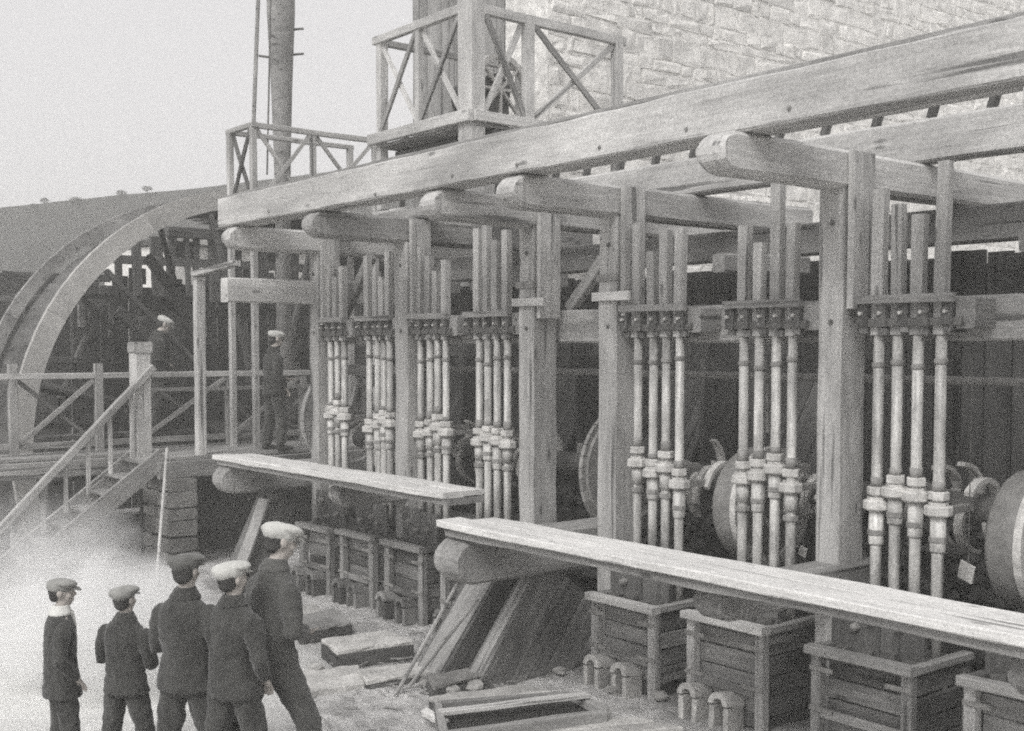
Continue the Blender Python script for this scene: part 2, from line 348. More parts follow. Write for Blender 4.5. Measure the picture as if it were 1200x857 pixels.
# ------------------------------------------------------------------ the stamps: each rod rises and falls by itself
GN = dict(g1='group right of nearest thick post', g2='group left of nearest thick post',
          g3='group right of the strapped post', g4='group left of both strapped posts',
          g5='group right of far slender post', g6='group left of far slender post', g7='farthest group beside end post')
ON = ['first from the left', 'second from the left', 'third from the left', 'rightmost']
LOWY = dict(g1=[590, 575, 580, 597], g2=[560, 556, 548, 570], g3=[541, 553, 547, 566], g4=[517, 512, 516, 520], g5=[508, 506, 500, 506], g6=[502, 497, 492, 496], g7=[478, 486, 482, 488])
def stamp(g_, k):
    x = GROUPS[g_][0][k]; zt = at(proj((x, YS, 3))[0], GROUPS[g_][1][k], 1, YS).z
    zc = at(proj((x, YS, 2))[0], LOWY[g_][k], 1, YS).z - .05
    st = thing('stamp', '%s stamp rod in %s' % (ON[k], GN[g_]), 'stamp rod', (x, YS, .62), 'stamp rods standing in groups of four')
    r = .041
    turned('rod', ((r, 0), (r * 1.04, .9), (r, 1.6), (r * .97, 2.62)), 'rod', st, (x, YS, .62), seg=12)
    wt = .088 if k % 2 else .098
    timber('lifter', (x + random.uniform(-.004, .004), YS - .01, 3.1), (x + random.uniform(-.012, .012), YS - .01, zt), wt, .085, 'shaft', st, up=V((0, 1, 0)), jit=.003)
    a = random.uniform(0, 1)
    v_ = random.choice((0, 1, 2)); RZ = Matrix.Rotation(random.uniform(0, 3), 4, 'Z')
    turned('sleeve', (((.055, -.2), (.057, -.19), (.057, 0)), ((.052, -.26), (.056, -.25), (.056, 0)), ((.058, -.15), (.058, 0)))[v_], 'rod', st, (x, YS, zc), seg=10)
    turned('clamp_ring', ((.06, -.05), (.064, -.045), (.064, -.01), (.06, -.006)), 'iron', st, (x, YS, zc - .1 - .04 * v_), RZ, seg=8)
    turned('collar', ((.088, 0), (.1, .012), (.1, .066), (.09, .078), (.07, .079), (.07, .1)), 'collar', st, (x, YS, zc), RZ, seg=8)
    turned('nut', ((.07, 0), (.074, .008), (.074, .055), (.066, .062)), 'collar', st, (x, YS, zc + .105 + .012 * v_), RZ, seg=6)
    turned('neck', ((.047, 0), (.047, .05 + .02 * v_)), 'iron', st, (x, YS, zc + .168 + .012 * v_), seg=10)
    box('tongue', (x - .033, YS + .03, zc + .005), (x + .035, YS + .42, zc + .06), 'iron', st, jit=.002)
    turned('ring', ((.046, 0), (.05, .008), (.05, .03), (.046, .04)), 'iron', st, (x, YS, 2.9 - .1 * a), seg=12)
    turned('stamp_head', ((.075, 0), (.085, .03), (.085, .3), (.06, .34)), 'darkiron', st, (x, YS, .3), seg=12)
for g_ in GROUPS:
    for k in range(4): stamp(g_, k)

# ------------------------------------------------------------------ camshaft, gear and drums behind the rods
YC, ZC = 8.32, 1.78
cs = thing('cam_shaft', 'dark horizontal cam shaft with curved lifting cams behind the rods', 'cam shaft', (-8, YC, ZC))
RX = Matrix.Rotation(R(90), 4, 'Y')
turned('barrel', ((.10, 0), (.12, .02), (.12, 12.3), (.10, 12.32)), 'darkiron', cs, (-13.6, YC, ZC), RX, 12)
def cam_mesh():
    bm = bmesh.new(); n = 9; pts = []
    for s in (0, 1):
        o, i = [], []
        for k in range(n):
            t = k / (n - 1); a = t * 2.0 + s * math.pi; rr = .1 + .28 * t; wd = .055 * (1 - .6 * t)
            o.append((rr * math.cos(a), rr * math.sin(a))); i.append(((rr - wd) * math.cos(a + .08), (rr - wd) * math.sin(a + .08)))
        P_ = o + i[::-1]
        f = [bm.verts.new((-.035, y, z)) for y, z in P_]; b = [bm.verts.new((.035, y, z)) for y, z in P_]; m_ = len(P_)
        for k in range(n - 1):
            bm.faces.new((f[k], f[k + 1], f[m_ - 2 - k], f[m_ - 1 - k])); bm.faces.new((b[m_ - 1 - k], b[m_ - 2 - k], b[k + 1], b[k]))
        for k in range(m_): bm.faces.new((f[k], b[k], b[(k + 1) % m_], f[(k + 1) % m_]))
    bmesh.ops.recalc_face_normals(bm, faces=bm.faces)
    me = bpy.data.meshes.new('cam'); bm.to_mesh(me); bm.free(); return me
CAM = cam_mesh()
for g_, (X, _) in GROUPS.items():
    for k, x in enumerate(X):
        obj('cam', CAM, 'collar', cs, Matrix.Translation((x + .04, YC, ZC)) @ Matrix.Rotation(random.uniform(0, 6), 4, 'X'))
def wheel(name, label, cat, x, y, z, r, wd, mat, ns=6, teeth=0, group=None):
    t = thing(name, label, cat, (x, y, z), group)
    obj('rim', ring_mesh(r * .8, r, -wd / 2, wd / 2, 40), mat, t, Matrix.Translation((x, y, z)))
    turned('hub', ((.1, -wd * .7), (.15, -wd * .6), (.15, wd * .6), (.1, wd * .7)), 'iron', t, (x, y, z), RX, 14)
    for k in range(ns):
        a = 2 * math.pi * k / ns + .3; d = V((0, math.cos(a), math.sin(a)))
        timber('spoke', V((x, y, z)) + d * .12, V((x, y, z)) + d * r * .82, .05, .07, mat, t, up=V((1, 0, 0)), n=1)
    for k in range(teeth):
        a = 2 * math.pi * k / teeth; d = V((0, math.cos(a), math.sin(a)))
        timber('tooth', V((x, y, z)) + d * (r - .01), V((x, y, z)) + d * (r + .05), wd * .9, .045, mat, t, up=V((1, 0, 0)), n=1, jit=0)
    return t
wheel('gear_wheel', 'toothed gear wheel in the dark gap between the two strapped posts', 'gear', -8.42, YC, ZC, .62, .12, 'iron', 6, 36)
def drum(x, label):
    t = thing('cam_drum', label, 'drum', (x, YC, ZC), 'pale drums on the cam shaft')
    turned('drum_face', ((.3, 0), (.49, .01), (.51, .04), (.51, .22), (.49, .25), (.3, .26)), 'iron', t, (x, YC, ZC - .18), RX, 36)
    obj('rim', ring_mesh(.45, .53, -.02, .04, 36), 'collar', t, Matrix.Translation((x + .26, YC, ZC - .18)))
    obj('hub_plate', ring_mesh(.13, .2, .0, .03, 20), 'collar', t, Matrix.Translation((x + .262, YC, ZC - .18)))
    for k in range(8):
        a = k * math.pi / 4
        turned('bolt', ((.022, 0), (.022, .03)), 'darkiron', t, (x + .26, YC + .3 * math.cos(a), ZC - .18 + .3 * math.sin(a)), RX, 8)
drum(-6.9, 'pale round drum on the cam shaft in the middle of the mill')
drum(-4.35, 'pale round drum at the right edge beside the nearest rods')
# ragged plates and clips hanging in the dark
for px, py, s, lab in ((1130, 680, .13, 'bent pale metal plate right of the nearest rods'), (940, 652, .08, 'small pale plate hanging between rods and nearest post')):
    p = at(px, py, 1, 7.9)
    t = thing('hanging_plate', lab, 'metal plate', p); q = p + V((s * .4, -s * .3, s))
    timber('plate', p, q, s * .9, .012, 'collar', t, up=V((0, 1, .2)), n=2); rod('wire', q, (q.x, q.y, 3.06), .004, 'darkiron', t, seg=5)

# ------------------------------------------------------------------ the tarred board wall behind
bw_ = thing('board_wall', 'dark wall of upright tarred boards behind the stamp rods', 'wall', (-8, 9.6, 0))
x = -14.1
while x < -1.0:
    wd = random.uniform(.2, .28)
    box('board', (x, 9.6 + random.uniform(0, .012), -.1), (x + wd - .012, 9.632 + random.uniform(0, .01), 3.84 + random.uniform(-.05, .03)), 'tar', bw_, jit=.003, ch=.004, n=2)
    x += wd
box('backing', (-14.1, 9.73, -.05), (-1, 9.75, 3.75), 'tar', bw_); box('rail', (-14.1, 9.64, 1.0), (-1, 9.72, 1.15), 'tar', bw_); box('rail', (-14.1, 9.64, 3.2), (-1, 9.72, 3.35), 'tar', bw_)  # backing sheet added to stop light leaking between the boards

# ------------------------------------------------------------------ walkway planks
def walkway(label, x0, x1, y0, y1, z):
    t = thing('walkway', label, 'plank walkway', ((x0 + x1) / 2, (y0 + y1) / 2, z), 'plank walkways in front of the rods')
    n = max(6, int((x1 - x0) / .5)); m = (y0 + y1) / 2
    timber('plank', (x0, (y0 + m) / 2, z + .03), (x1, (y0 + m) / 2, z + .03), m - y0 - .006, .065, 'plank', t, n=n, jit=.006, ch=.008)
    timber('plank', (x0 + .12, (y1 + m) / 2, z + .033), (x1, (y1 + m) / 2, z + .033), y1 - m - .006, .05, 'plank', t, n=n, jit=.006, ch=.008)
    timber('under_plank', (x0 + .06, (y0 + y1) / 2 + .02, z - .037), (x1, (y0 + y1) / 2 + .02, z - .037), y1 - y0 - .06, .065, 'grey', t, n=n, jit=.006, ch=.006)
walkway('long bleached plank walkway sloping past the nearest boxes to the right edge', -8.37, -1.3, 5.9, 6.46, 1.43)
walkway('shorter bleached plank walkway in front of the far rods', -14.1, -9.0, 6.42, 6.93, 1.575)

# ------------------------------------------------------------------ mortar boxes at the foot of the rods
def mortar_box(x0, wd, label, lit, hide=0):
    t = thing('mortar_box', label, 'mortar box', (x0 + wd / 2, 7.4, 0), 'boarded mortar boxes under the rods')
    y0, y1, zt = 7.2, 7.95, random.uniform(.78, .83)
    bm_ = 'grey' if lit else 'box'; fm_ = 'post' if lit == 1 else 'grey'  # box sides' shade is put into the timber: darker than the lit front
    for x in (x0, x0 + wd - .085):
        box('corner_post', (x, y0 - .03, -.05), (x + .085, y0 + .055, zt - .05), fm_, t)
        box('corner_post', (x, y1 - .085, -.05), (x + .085, y1, zt - .05), 'box', t)
    nb = 4; h0, h1 = .1, zt - .07
    for k in range(nb):
        a, b = h0 + (h1 - h0) * k / nb, h0 + (h1 - h0) * (k + 1) / nb - .012
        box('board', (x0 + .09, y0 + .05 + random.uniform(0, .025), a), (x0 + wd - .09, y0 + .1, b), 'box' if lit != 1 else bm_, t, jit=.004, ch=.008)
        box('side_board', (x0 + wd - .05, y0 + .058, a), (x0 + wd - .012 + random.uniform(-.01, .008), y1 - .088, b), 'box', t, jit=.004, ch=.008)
    # a rim of four rails and a lid, its dark timber carrying the top's shadow
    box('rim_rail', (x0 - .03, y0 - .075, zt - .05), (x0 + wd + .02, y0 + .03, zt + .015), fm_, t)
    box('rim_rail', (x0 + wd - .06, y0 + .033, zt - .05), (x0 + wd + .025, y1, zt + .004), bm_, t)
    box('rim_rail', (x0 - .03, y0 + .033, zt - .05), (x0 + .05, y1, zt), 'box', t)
    box('lid_board', (x0 + .055, y0 + .04, zt - .1), (x0 + wd - .065, y1 - .05, zt - .04), 'dark', t)
    box('liner', (x0 + .06, y0 + .06, -.02), (x0 + wd - .07, y1 - .06, .1), 'dark', t)
    for q in range(4):                                       # clamps and wedges on the lid
        xx = x0 + .14 + q * (wd - .28) / 3
        box('wedge', (xx - .05, y0 + .08 + random.uniform(0, .1), zt - .038), (xx + .06, y0 + .34 + random.uniform(0, .2), zt + random.uniform(-.02, .05)), 'darkiron', t, jit=.016, n=2)
    box('hood_board', (x0 + .02, y0 + .2, zt - .035), (x0 + wd * .52, y0 + .235, 1.2), 'dark', t, jit=.006); box('hood_board', (x0 + wd * .53, y0 + .2, zt - .035), (x0 + wd - .04, y0 + .24, 1.17), 'dark', t, jit=.006)
    for q in range(3): turned('knob', ((.02, 0), (.035, .01), (.03, .05), (.015, .06)), 'iron', t, (x0 + .2 + q * (wd - .4) / 2 + random.uniform(-.05, .05), y0 + .2, zt + random.uniform(.1, .3)), Matrix.Rotation(R(90), 4, 'X'), 8)
    for q in range(2):                                       # pale arched spout hoods in front
        xx = x0 + .14 + q * .36 + random.uniform(-.03, .03)
        if lit != 2:
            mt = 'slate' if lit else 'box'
            h_ = obj('spout_hood', ring_mesh(.05, .1, -.12, .1, 10, 0, 180), mt, t, Matrix.Translation((xx, y0 - .06, .16)) @ Matrix.Rotation(R(90), 4, 'Z') @ Matrix.Rotation(R(8), 4, 'Y'))
            for sx in (-.1, .05): box('cheek', (xx + sx, y0 - .17, -.05), (xx + sx + .05, y0 + .03, .158), mt, t, jit=.006)
    for k in (1, 3):
        z_ = h0 + (h1 - h0) * k / nb + .05
        box('strap', (x0 - .005, y0 - .038, z_), (x0 + .2, y0 - .031, z_ + .035), 'iron', t, jit=0, n=1); box('strap', (x0 + wd - .2, y0 - .038, z_), (x0 + wd + .005, y0 - .031, z_ + .035), 'iron', t, jit=0, n=1)
    box('cleat', (x0 + .09, y0 - .022, .26), (x0 + wd - .1, y0 - .003, .33), bm_, t)
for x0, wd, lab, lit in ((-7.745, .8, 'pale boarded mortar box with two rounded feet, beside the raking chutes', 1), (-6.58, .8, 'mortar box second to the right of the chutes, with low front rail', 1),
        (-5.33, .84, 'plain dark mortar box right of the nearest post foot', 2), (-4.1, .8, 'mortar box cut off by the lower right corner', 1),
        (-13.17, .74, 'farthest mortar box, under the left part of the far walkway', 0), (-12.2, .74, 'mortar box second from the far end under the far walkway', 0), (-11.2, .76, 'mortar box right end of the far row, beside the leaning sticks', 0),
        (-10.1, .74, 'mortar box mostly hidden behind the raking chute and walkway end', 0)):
    mortar_box(x0, wd, lab, lit)

# ------------------------------------------------------------------ raking chutes under the near walkway end
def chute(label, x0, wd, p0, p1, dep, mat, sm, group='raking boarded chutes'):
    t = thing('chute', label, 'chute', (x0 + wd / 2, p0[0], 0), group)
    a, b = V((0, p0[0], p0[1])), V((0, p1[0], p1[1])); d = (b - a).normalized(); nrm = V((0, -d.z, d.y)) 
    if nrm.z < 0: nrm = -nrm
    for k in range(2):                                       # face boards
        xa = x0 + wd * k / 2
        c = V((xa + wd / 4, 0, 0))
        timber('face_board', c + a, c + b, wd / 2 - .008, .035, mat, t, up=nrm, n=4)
    for sx in (x0 - .02, x0 + wd + .02):                      # deep side boards, three planks each; their shadow is put into the timber
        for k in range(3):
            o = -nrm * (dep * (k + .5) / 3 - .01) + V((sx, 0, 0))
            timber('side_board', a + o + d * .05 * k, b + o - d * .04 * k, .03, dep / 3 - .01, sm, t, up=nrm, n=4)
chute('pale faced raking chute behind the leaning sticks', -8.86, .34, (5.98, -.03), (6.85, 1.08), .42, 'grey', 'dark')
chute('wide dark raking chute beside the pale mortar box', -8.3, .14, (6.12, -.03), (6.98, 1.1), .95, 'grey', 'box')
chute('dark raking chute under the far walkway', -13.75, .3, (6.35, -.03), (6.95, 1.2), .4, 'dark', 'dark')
b0 = at(272, 692, 2, 0.0); b1 = at(310, 585, 0, b0.x - .1)
tag(timber('leaning_board', b0, b1, .2, .035, 'grey', up=V((.2, -1, .4))), 'pale board leaning up against the far walkway end', 'board')
for (a, b, c, d), lab in (((465, 812, 545, 668), 'longer thin stick leaning on the raking chute'), ((480, 804, 560, 702), 'shorter thin stick leaning on the raking chute')):
    p = at(a, b, 2, 0.0); q = at(c, d, 1, p.y + .55)
    tag(rod('stick', p, q, .018, 'grey', seg=7), lab, 'stick', 'sticks leaning on the chute')
p = at(184, 674, 2, 0.0); q = at(196, 525, 1, p.y + .35)
tag(rod('pole', p, q, .022, 'pale', seg=8), 'thin whitish pole leaning against the platform edge above the mist', 'pole')

# ------------------------------------------------------------------ slabs and covers on the ground
def slab(label, quad, z, mat, th, cat='slab', pieces=2):
    P_ = [at(a, b, 2, z) for a, b in quad]                   # near-left, near-right, far-right, far-left
    c = sum(P_, V()) / 4
    t = thing('slab', label, cat, (c.x, c.y, 0), 'low slabs and covers on the ground')
    full = th
    if th > .1: th = .05
    for k in range(pieces):
        f0, f1 = k / pieces, (k + 1) / pieces - .012
        q = [P_[0].lerp(P_[3], f0), P_[1].lerp(P_[2], f0), P_[1].lerp(P_[2], f1), P_[0].lerp(P_[3], f1)]
        bm = bmesh.new(); n = 6; top, bot = [], []
        for i in range(n + 1):
            u = i / n
            for lst, dz, e in ((top, 0, .012), (bot, -th, 0)):
                lst.append([bm.verts.new(q[0].lerp(q[1], u) + V((random.uniform(-1, 1) * .012, random.uniform(-1, 1) * .012, dz + random.uniform(-1, 1) * .006))),
                            bm.verts.new(q[3].lerp(q[2], u) + V((random.uniform(-1, 1) * .008, 0, dz + random.uniform(-1, 1) * .006)))])
        for i in range(n):
            bm.faces.new((top[i][0], top[i + 1][0], top[i + 1][1], top[i][1])); bm.faces.new((bot[i][1], bot[i + 1][1], bot[i + 1][0], bot[i][0]))
            bm.faces.new((bot[i][0], bot[i + 1][0], top[i + 1][0], top[i][0])); bm.faces.new((top[i][1], top[i + 1][1], bot[i + 1][1], bot[i][1]))
        bm.faces.new((bot[0][1], bot[0][0], top[0][0], top[0][1])); bm.faces.new((bot[n][0], bot[n][1], top[n][1], top[n][0]))
        bmesh.ops.recalc_face_normals(bm, faces=bm.faces)
        bmesh.ops.bevel(bm, geom=[e for e in bm.edges if e.calc_face_angle(0) > 1], offset=.012, segments=1, affect='EDGES')
        m_ = bpy.data.meshes.new('slab'); bm.to_mesh(m_); bm.free()
        m_.transform(Matrix.Translation(-c)); obj('cover_plank' if mat != 'slate' else 'stone', m_, mat, t, Matrix.Translation(c))
    if full > .1:                                            # dark curb under an overhanging cover
        for k in range(4):
            a_, b_ = P_[k].lerp(c, .06), P_[(k + 1) % 4].lerp(c, .06); dz = V((0, 0, -.05 - (full - .05) / 2)); timber('curb', a_ + dz, b_ + dz, .05, full - .055, 'tar', t, n=3)
slab('small dark sided slab beside the big man', [(352, 738), (412, 728), (392, 712), (345, 722)], .12, 'grey', .16)
slab('slab second row back, behind the big man', [(358, 722), (378, 716), (370, 706), (352, 710)], .10, 'slate', .14, pieces=1)
slab('broad light topped slab left of the leaning sticks', [(395, 762), (486, 750), (452, 738), (376, 748)], .16, 'slate', .24)
slab('flat pale slab at the foot of the leaning sticks', [(430, 797), (528, 783), (514, 772), (418, 784)], .07, 'slate', .12)
slab('narrow stone slab between sticks and chute', [(508, 803), (572, 789), (560, 779), (500, 792)], .12, 'pier', .16, pieces=1)
slab('broad pale cover slab behind the open pit at the bottom centre', [(516, 829), (668, 815), (612, 802), (502, 815)], .1, 'slate', .14)
pq = [at(a_, b_, 2, .07) for a_, b_ in ((520, 868), (712, 842), (672, 820), (512, 832))]; pc = sum(pq, V()) / 4
pit = thing('pit', 'dark timber edged pit with a plank across it at the bottom centre', 'pit', (pc.x, pc.y, 0))
for k in range(4):
    a_, b_ = pq[k], pq[(k + 1) % 4]; timber('edge_plank', a_.lerp(b_, .02), a_.lerp(b_, .985), .07, .14, 'grey', pit)
bm = bmesh.new(); bm.faces.new([bm.verts.new(V((q.x, q.y, .07)) - pc) for q in pq]); m_ = bpy.data.meshes.new('floor'); bm.to_mesh(m_); bm.free(); obj('sludge', m_, 'sludge', pit, Matrix.Translation(pc))
timber('cross_plank', pq[0].lerp(pq[3], .62) + V((0, 0, .07)), pq[1].lerp(pq[2], .6) + V((0, 0, .1)), .09, .035, 'pale', pit)
slab('pale slab at the bottom edge right of centre', [(610, 870), (800, 852), (740, 838), (640, 850)], .05, 'slate', .1)
slab('flat light slab right of the big man', [(350, 812), (428, 800), (420, 778), (352, 786)], .03, 'slate', .07)
slab('short bright plank edge lying at the bottom centre', [(494, 832), (520, 846), (526, 842), (500, 828)], .1, 'plank', .06, pieces=1)
for k in range(14):                                          # loose stones
    px, py = random.choice([(random.uniform(470, 560), random.uniform(785, 815)), (random.uniform(350, 700), random.uniform(700, 855)), (random.uniform(690, 830), random.uniform(800, 850))])
    p = at(px, py, 2, .01); s = random.uniform(.035, .09)
    bm = bmesh.new(); bmesh.ops.create_icosphere(bm, subdivisions=2, radius=s)
    off = V((k * 3.1, 0, 0))
    for v in bm.verts: v.co *= 1 + .5 * noise.noise(v.co * (1.4 / s) + off); v.co.z *= .6
    m_ = bpy.data.meshes.new('stone'); bm.to_mesh(m_); bm.free()
    tag(obj('loose_stone', m_, 'pebble', None, Matrix.Translation(p + V((0, 0, s * .25)))), 'small rough loose stone on the trampled ground', 'stone', 'loose stones on the ground')

# ------------------------------------------------------------------ rubble stone wall at the upper right
XW = -12.0
wl = thing('stone_wall', 'tall limewashed rubble stone wall rising behind the beams at upper right', 'wall', (XW, 16, 0))
me = beam_mesh(16, .9, 12, n=1, jit=0, seed=1)
obj('wall_core', me, 'mortar', wl, frame((XW - .452, 10.3, 5.9), (XW - .452, 26.3, 5.9)))
def stone_verts(y0, y1, z0, z1, r):
    e = min(.05, (z1 - z0) * .27); out_ = r.uniform(.003, .022)
    j = lambda s: r.uniform(-s, s)
    A = [(XW - .06, y, z) for y, z in ((y0, z0), (y1, z0), (y1, z1), (y0, z1))]
    B = [(XW + out_ * .5, y + j(.03), z + j(.028)) for y, z in ((y0, z0), (y1, z0), (y1, z1), (y0, z1))]
    D = [(XW + out_ + j(.01), y + j(.04), z + j(.03)) for y, z in ((y0 + e, z0 + e), (y1 - e, z0 + e), (y1 - e, z1 - e), (y0 + e, z1 - e))]
    return A + B + D
SF = [(k, (k + 1) % 4, 4 + (k + 1) % 4, 4 + k) for k in range(4)] + [(4 + k, 4 + (k + 1) % 4, 8 + (k + 1) % 4, 8 + k) for k in range(4)] + [(8, 9, 10, 11)]
z = 3.6; rs = random.Random(3); stuff_v, stuff_f, n_st, cand = [], [], 0, []
while z < 10.5:
    hh = rs.uniform(.15, .34); y = 10.3 + rs.uniform(0, .2)
    while y < 26:
        ww = rs.choice((rs.uniform(.14, .3), rs.uniform(.25, .75))); g1, g2 = rs.uniform(.006, .02), rs.uniform(.006, .018)
        vv = stone_verts(y + g1, y + ww - g1, z + g2 + rs.uniform(-.02, .02), z + hh - g2 + rs.uniform(-.02, .02), rs)
        c = V((XW, y + ww / 2, z + hh / 2)); px, py, _ = proj(c)
        seen = 640 < px < 1215 and -10 < py < 22 + (1200 - px) * .229
        if seen and n_st < 300:
            n_st += 1
            m_ = bpy.data.meshes.new('stone'); m_.from_pydata([tuple(V(q) - c) for q in vv], [], SF)
            obj('stone', m_, 'stone', wl, Matrix.Translation(c))
        else:
            b = len(stuff_v); stuff_v += [tuple(V(q) - V((XW, 16, 0))) for q in vv]; stuff_f += [tuple(b + i for i in f) for f in SF]
        y += ww
    z += hh
m_ = bpy.data.meshes.new('stones'); m_.from_pydata(stuff_v, [], stuff_f)
o = obj('stones', m_, 'stone', wl, Matrix.Translation((XW, 16, 0))); o['kind'] = 'stuff'

# ------------------------------------------------------------------ railed platform above the beam
t = thing('railed_platform', 'square timber platform with crossed railings standing above the long beam', 'platform', (-11.5, 9, 4.7))
X0, X1, Y0, Y1, ZF, ZR = -12.5, -10.5, 7.9, 10.25, 5.58, 6.78
box('corner_post', (X1 - .27, Y0, 4.5), (X1 - .02, Y0 + .22, 8.6), 'pale', t, n=8)
box('corner_post', (X0, Y0 + .02, 4.72), (X0 + .1, Y0 + .14, ZR), 'post', t); box('corner_post', (X1 - .12, Y1 - .12, 4.5), (X1, Y1, ZR + .05), 'pale', t)
box('corner_post', (X0, Y1 - .12, 4.5), (X0 + .12, Y1, ZR), 'grey', t)
for k in range(11):                                         # deck boards run from front to back
    xx = X0 + k * 2.0 / 11
    box('deck_board', (xx, Y0 + .02, ZF - .1), (xx + .17, Y1, ZF - .06), 'grey', t, n=2)
box('floor_beam', (X0 - .08, Y0 - .06, ZF - .06), (X1 + .02, Y0 + .015, ZF + .07), 'pale', t); box('floor_beam', (X1 - .02, Y0 + .02, ZF - .055), (X1 + .05, Y1, ZF + .06), 'pale', t)
box('floor_beam', (X0, Y0 + .3, ZF - .3), (X1, Y0 + .45, ZF - .11), 'dark', t); box('floor_beam', (X0, Y1 - .5, ZF - .3), (X1, Y1 - .35, ZF - .11), 'dark', t)
timber('rail', (X0 - .05, Y0 + .04, ZR + .02), (X1 - .25, Y0 + .04, ZR + .02), .08, .1, 'pale', t); timber('rail', (X1 - .05, Y0 + .2, ZR), (X1 - .05, Y1 + .05, ZR), .08, .11, 'pale', t)
timber('rail', (X0 + .05, Y0 + .1, ZR), (X0 + .05, Y1, ZR), .07, .08, 'grey', t)
xm = (X0 + X1 - .2) / 2
box('mid_post', (xm - .04, Y0 + .01, ZF + .07), (xm + .04, Y0 + .09, ZR - .03), 'post', t)
ym = Y0 + .85
box('mid_post', (X1 - .09, ym - .07, ZF + .06), (X1 + .0, ym + .07, ZR - .055), 'pale', t)
for a, b in ((X0 + .08, xm - .04), (xm + .04, X1 - .28)):
    timber('brace', (a, Y0 + .03, ZF + .08), (b, Y0 + .03, ZR - .05), .035, .06, 'grey', t); timber('brace', (a, Y0 + .075, ZR - .05), (b, Y0 + .075, ZF + .08), .035, .06, 'pale', t)
for a, b in ((Y0 + .22, ym - .07), (ym + .07, Y1 - .12)):
    timber('brace', (X1 - .07, a, ZF + .07), (X1 - .07, b, ZR - .06), .035, .07, 'pale', t); timber('brace', (X1 - .025, a, ZR - .06), (X1 - .025, b, ZF + .07), .035, .07, 'grey', t)
# winch on the platform
wn = thing('winch', 'dark spoked winch wheel half hidden behind the platform railing', 'winch', (-11.3, 8.9, ZF))
obj('wheel_rim', ring_mesh(.36, .42, -.04, .04, 28), 'collar', wn, Matrix.Translation((-11.25, 8.9, ZF + .55)))
for k in range(4):
    d = V((0, math.cos(k * R(45)), math.sin(k * R(45)))); timber('spoke', V((-11.25, 8.9, ZF + .55)) - d * .38, V((-11.25, 8.9, ZF + .55)) + d * .38, .03, .05, 'collar', wn, up=V((1, 0, 0)), n=1)
turned('drum', ((.2, 0), (.2, .7), (.1, .72)), 'dark', wn, (-12.0, 8.9, ZF + .55), RX, 14)
for xx in (-12.05, -11.33): box('stand', (xx, 8.75, ZF - .06), (xx + .06, 9.05, ZF + .5), 'darkiron', wn)
# grey board hut behind the platform
ht = thing('board_hut', 'narrow grey boarded hut rising out of frame behind the railed platform', 'hut', (-13.4, 10.9, 4.6))
HX0, HX1, HY0, HY1 = -15.35, -12.35, 10.4, 11.6
for a, b in ((HX0, HY0), (HX1 - .15, HY0), (HX0, HY1 - .15), (HX1 - .15, HY1 - .15)): box('corner_post', (a, b, 0), (a + .15, b + .15, 9.5), 'grey', ht)
n = 14
for k in range(n):
    a = HX0 + .155 + k * (HX1 - HX0 - .31) / n; box('board', (a, HY0 + .03 + random.uniform(0, .015), 5.0), (a + (HX1 - HX0 - .31) / n - .012, HY0 + .065, 9.4), 'grey', ht, n=3, ch=.004)
for k in range(6):
    a = HY0 + .155 + k * (HY1 - HY0 - .31) / 6; box('side_board', (HX1 - .065, a, 5.0), (HX1 - .03 + random.uniform(0, .015), a + (HY1 - HY0 - .31) / 6 - .012, 9.4), 'grey', ht, n=3, ch=.004)
box('sill_beam', (HX0 + .15, HY0, 4.84), (HX1 - .15, HY0 + .14, 5.0), 'grey', ht); box('roof_slab', (HX0 - .2, HY0 - .2, 9.5), (HX1 + .2, HY1 + .2, 9.6), 'dark', ht)

# ------------------------------------------------------------------ far railed gallery, mast, ropes
t = thing('railed_gallery', 'small far gallery with crossed railings beyond the left end of the long beam', 'gallery', (-16.4, 9, 1.5))
gx0, gx1, gy0, gy1, gf, gr = -16.86, -16.0, 7.98, 10.1, 5.1, 6.27
for a, b, h in ((gx0, gy0, gr), (gx1 - .09, gy0, gr), (gx0, gy1, gr), (gx1 - .09, gy1, gr)): box('corner_post', (a, b, 1.45), (a + .09, b + .09, h), 'post', t, n=6)
for k in range(5): box('deck_board', (gx0 + k * .172, gy0, gf - .05), (gx0 + k * .172 + .16, gy1 + .09, gf), 'grey', t, n=2)
box('mid_post', (gx1 - .08, gy0 + 1.0, gf), (gx1 - .01, gy0 + 1.09, gr), 'post', t)
timber('rail', (gx0 - .04, gy0 + .045, gr + .035), (gx1 + .02, gy0 + .045, gr + .035), .08, .07, 'post', t); timber('rail', (gx1 - .045, gy0 + .09, gr + .03), (gx1 - .045, gy1 + .1, gr + .03), .08, .08, 'post', t)
timber('rail', (gx0 + .045, gy0 + .09, gr + .03), (gx0 + .045, gy1 + .1, gr + .03), .08, .07, 'post', t)
timber('brace', (gx0 + .08, gy0 + .03, gf + .05), (gx1 - .1, gy0 + .03, gr), .03, .08, 'dark', t); timber('brace', (gx0 + .08, gy0 + .07, gr), (gx1 - .1, gy0 + .07, gf + .05), .03, .08, 'dark', t)
for a, b in ((gy0 + .1, gy0 + 1.0), (gy0 + 1.1, gy1)):
    timber('brace', (gx1 - .03, a, gf + .05), (gx1 - .03, b, gr), .03, .06, 'post', t); timber('brace', (gx1 - .065, a, gr), (gx1 - .065, b, gf + .05), .03, .06, 'post', t)
ms = thing('mast', 'tall grey mast, thicker toward its top, with side pegs', 'mast', (-17.3, 9.16, 0))
p = at(331, 200, 0, -17.3)
turned('trunk', ((.13, 0), (.125, 5.4), (.14, 6.2), (.17, 7.2), (.225, 8.4), (.24, 10.5)), 'grey', ms, (p.x, p.y, 0), seg=16)
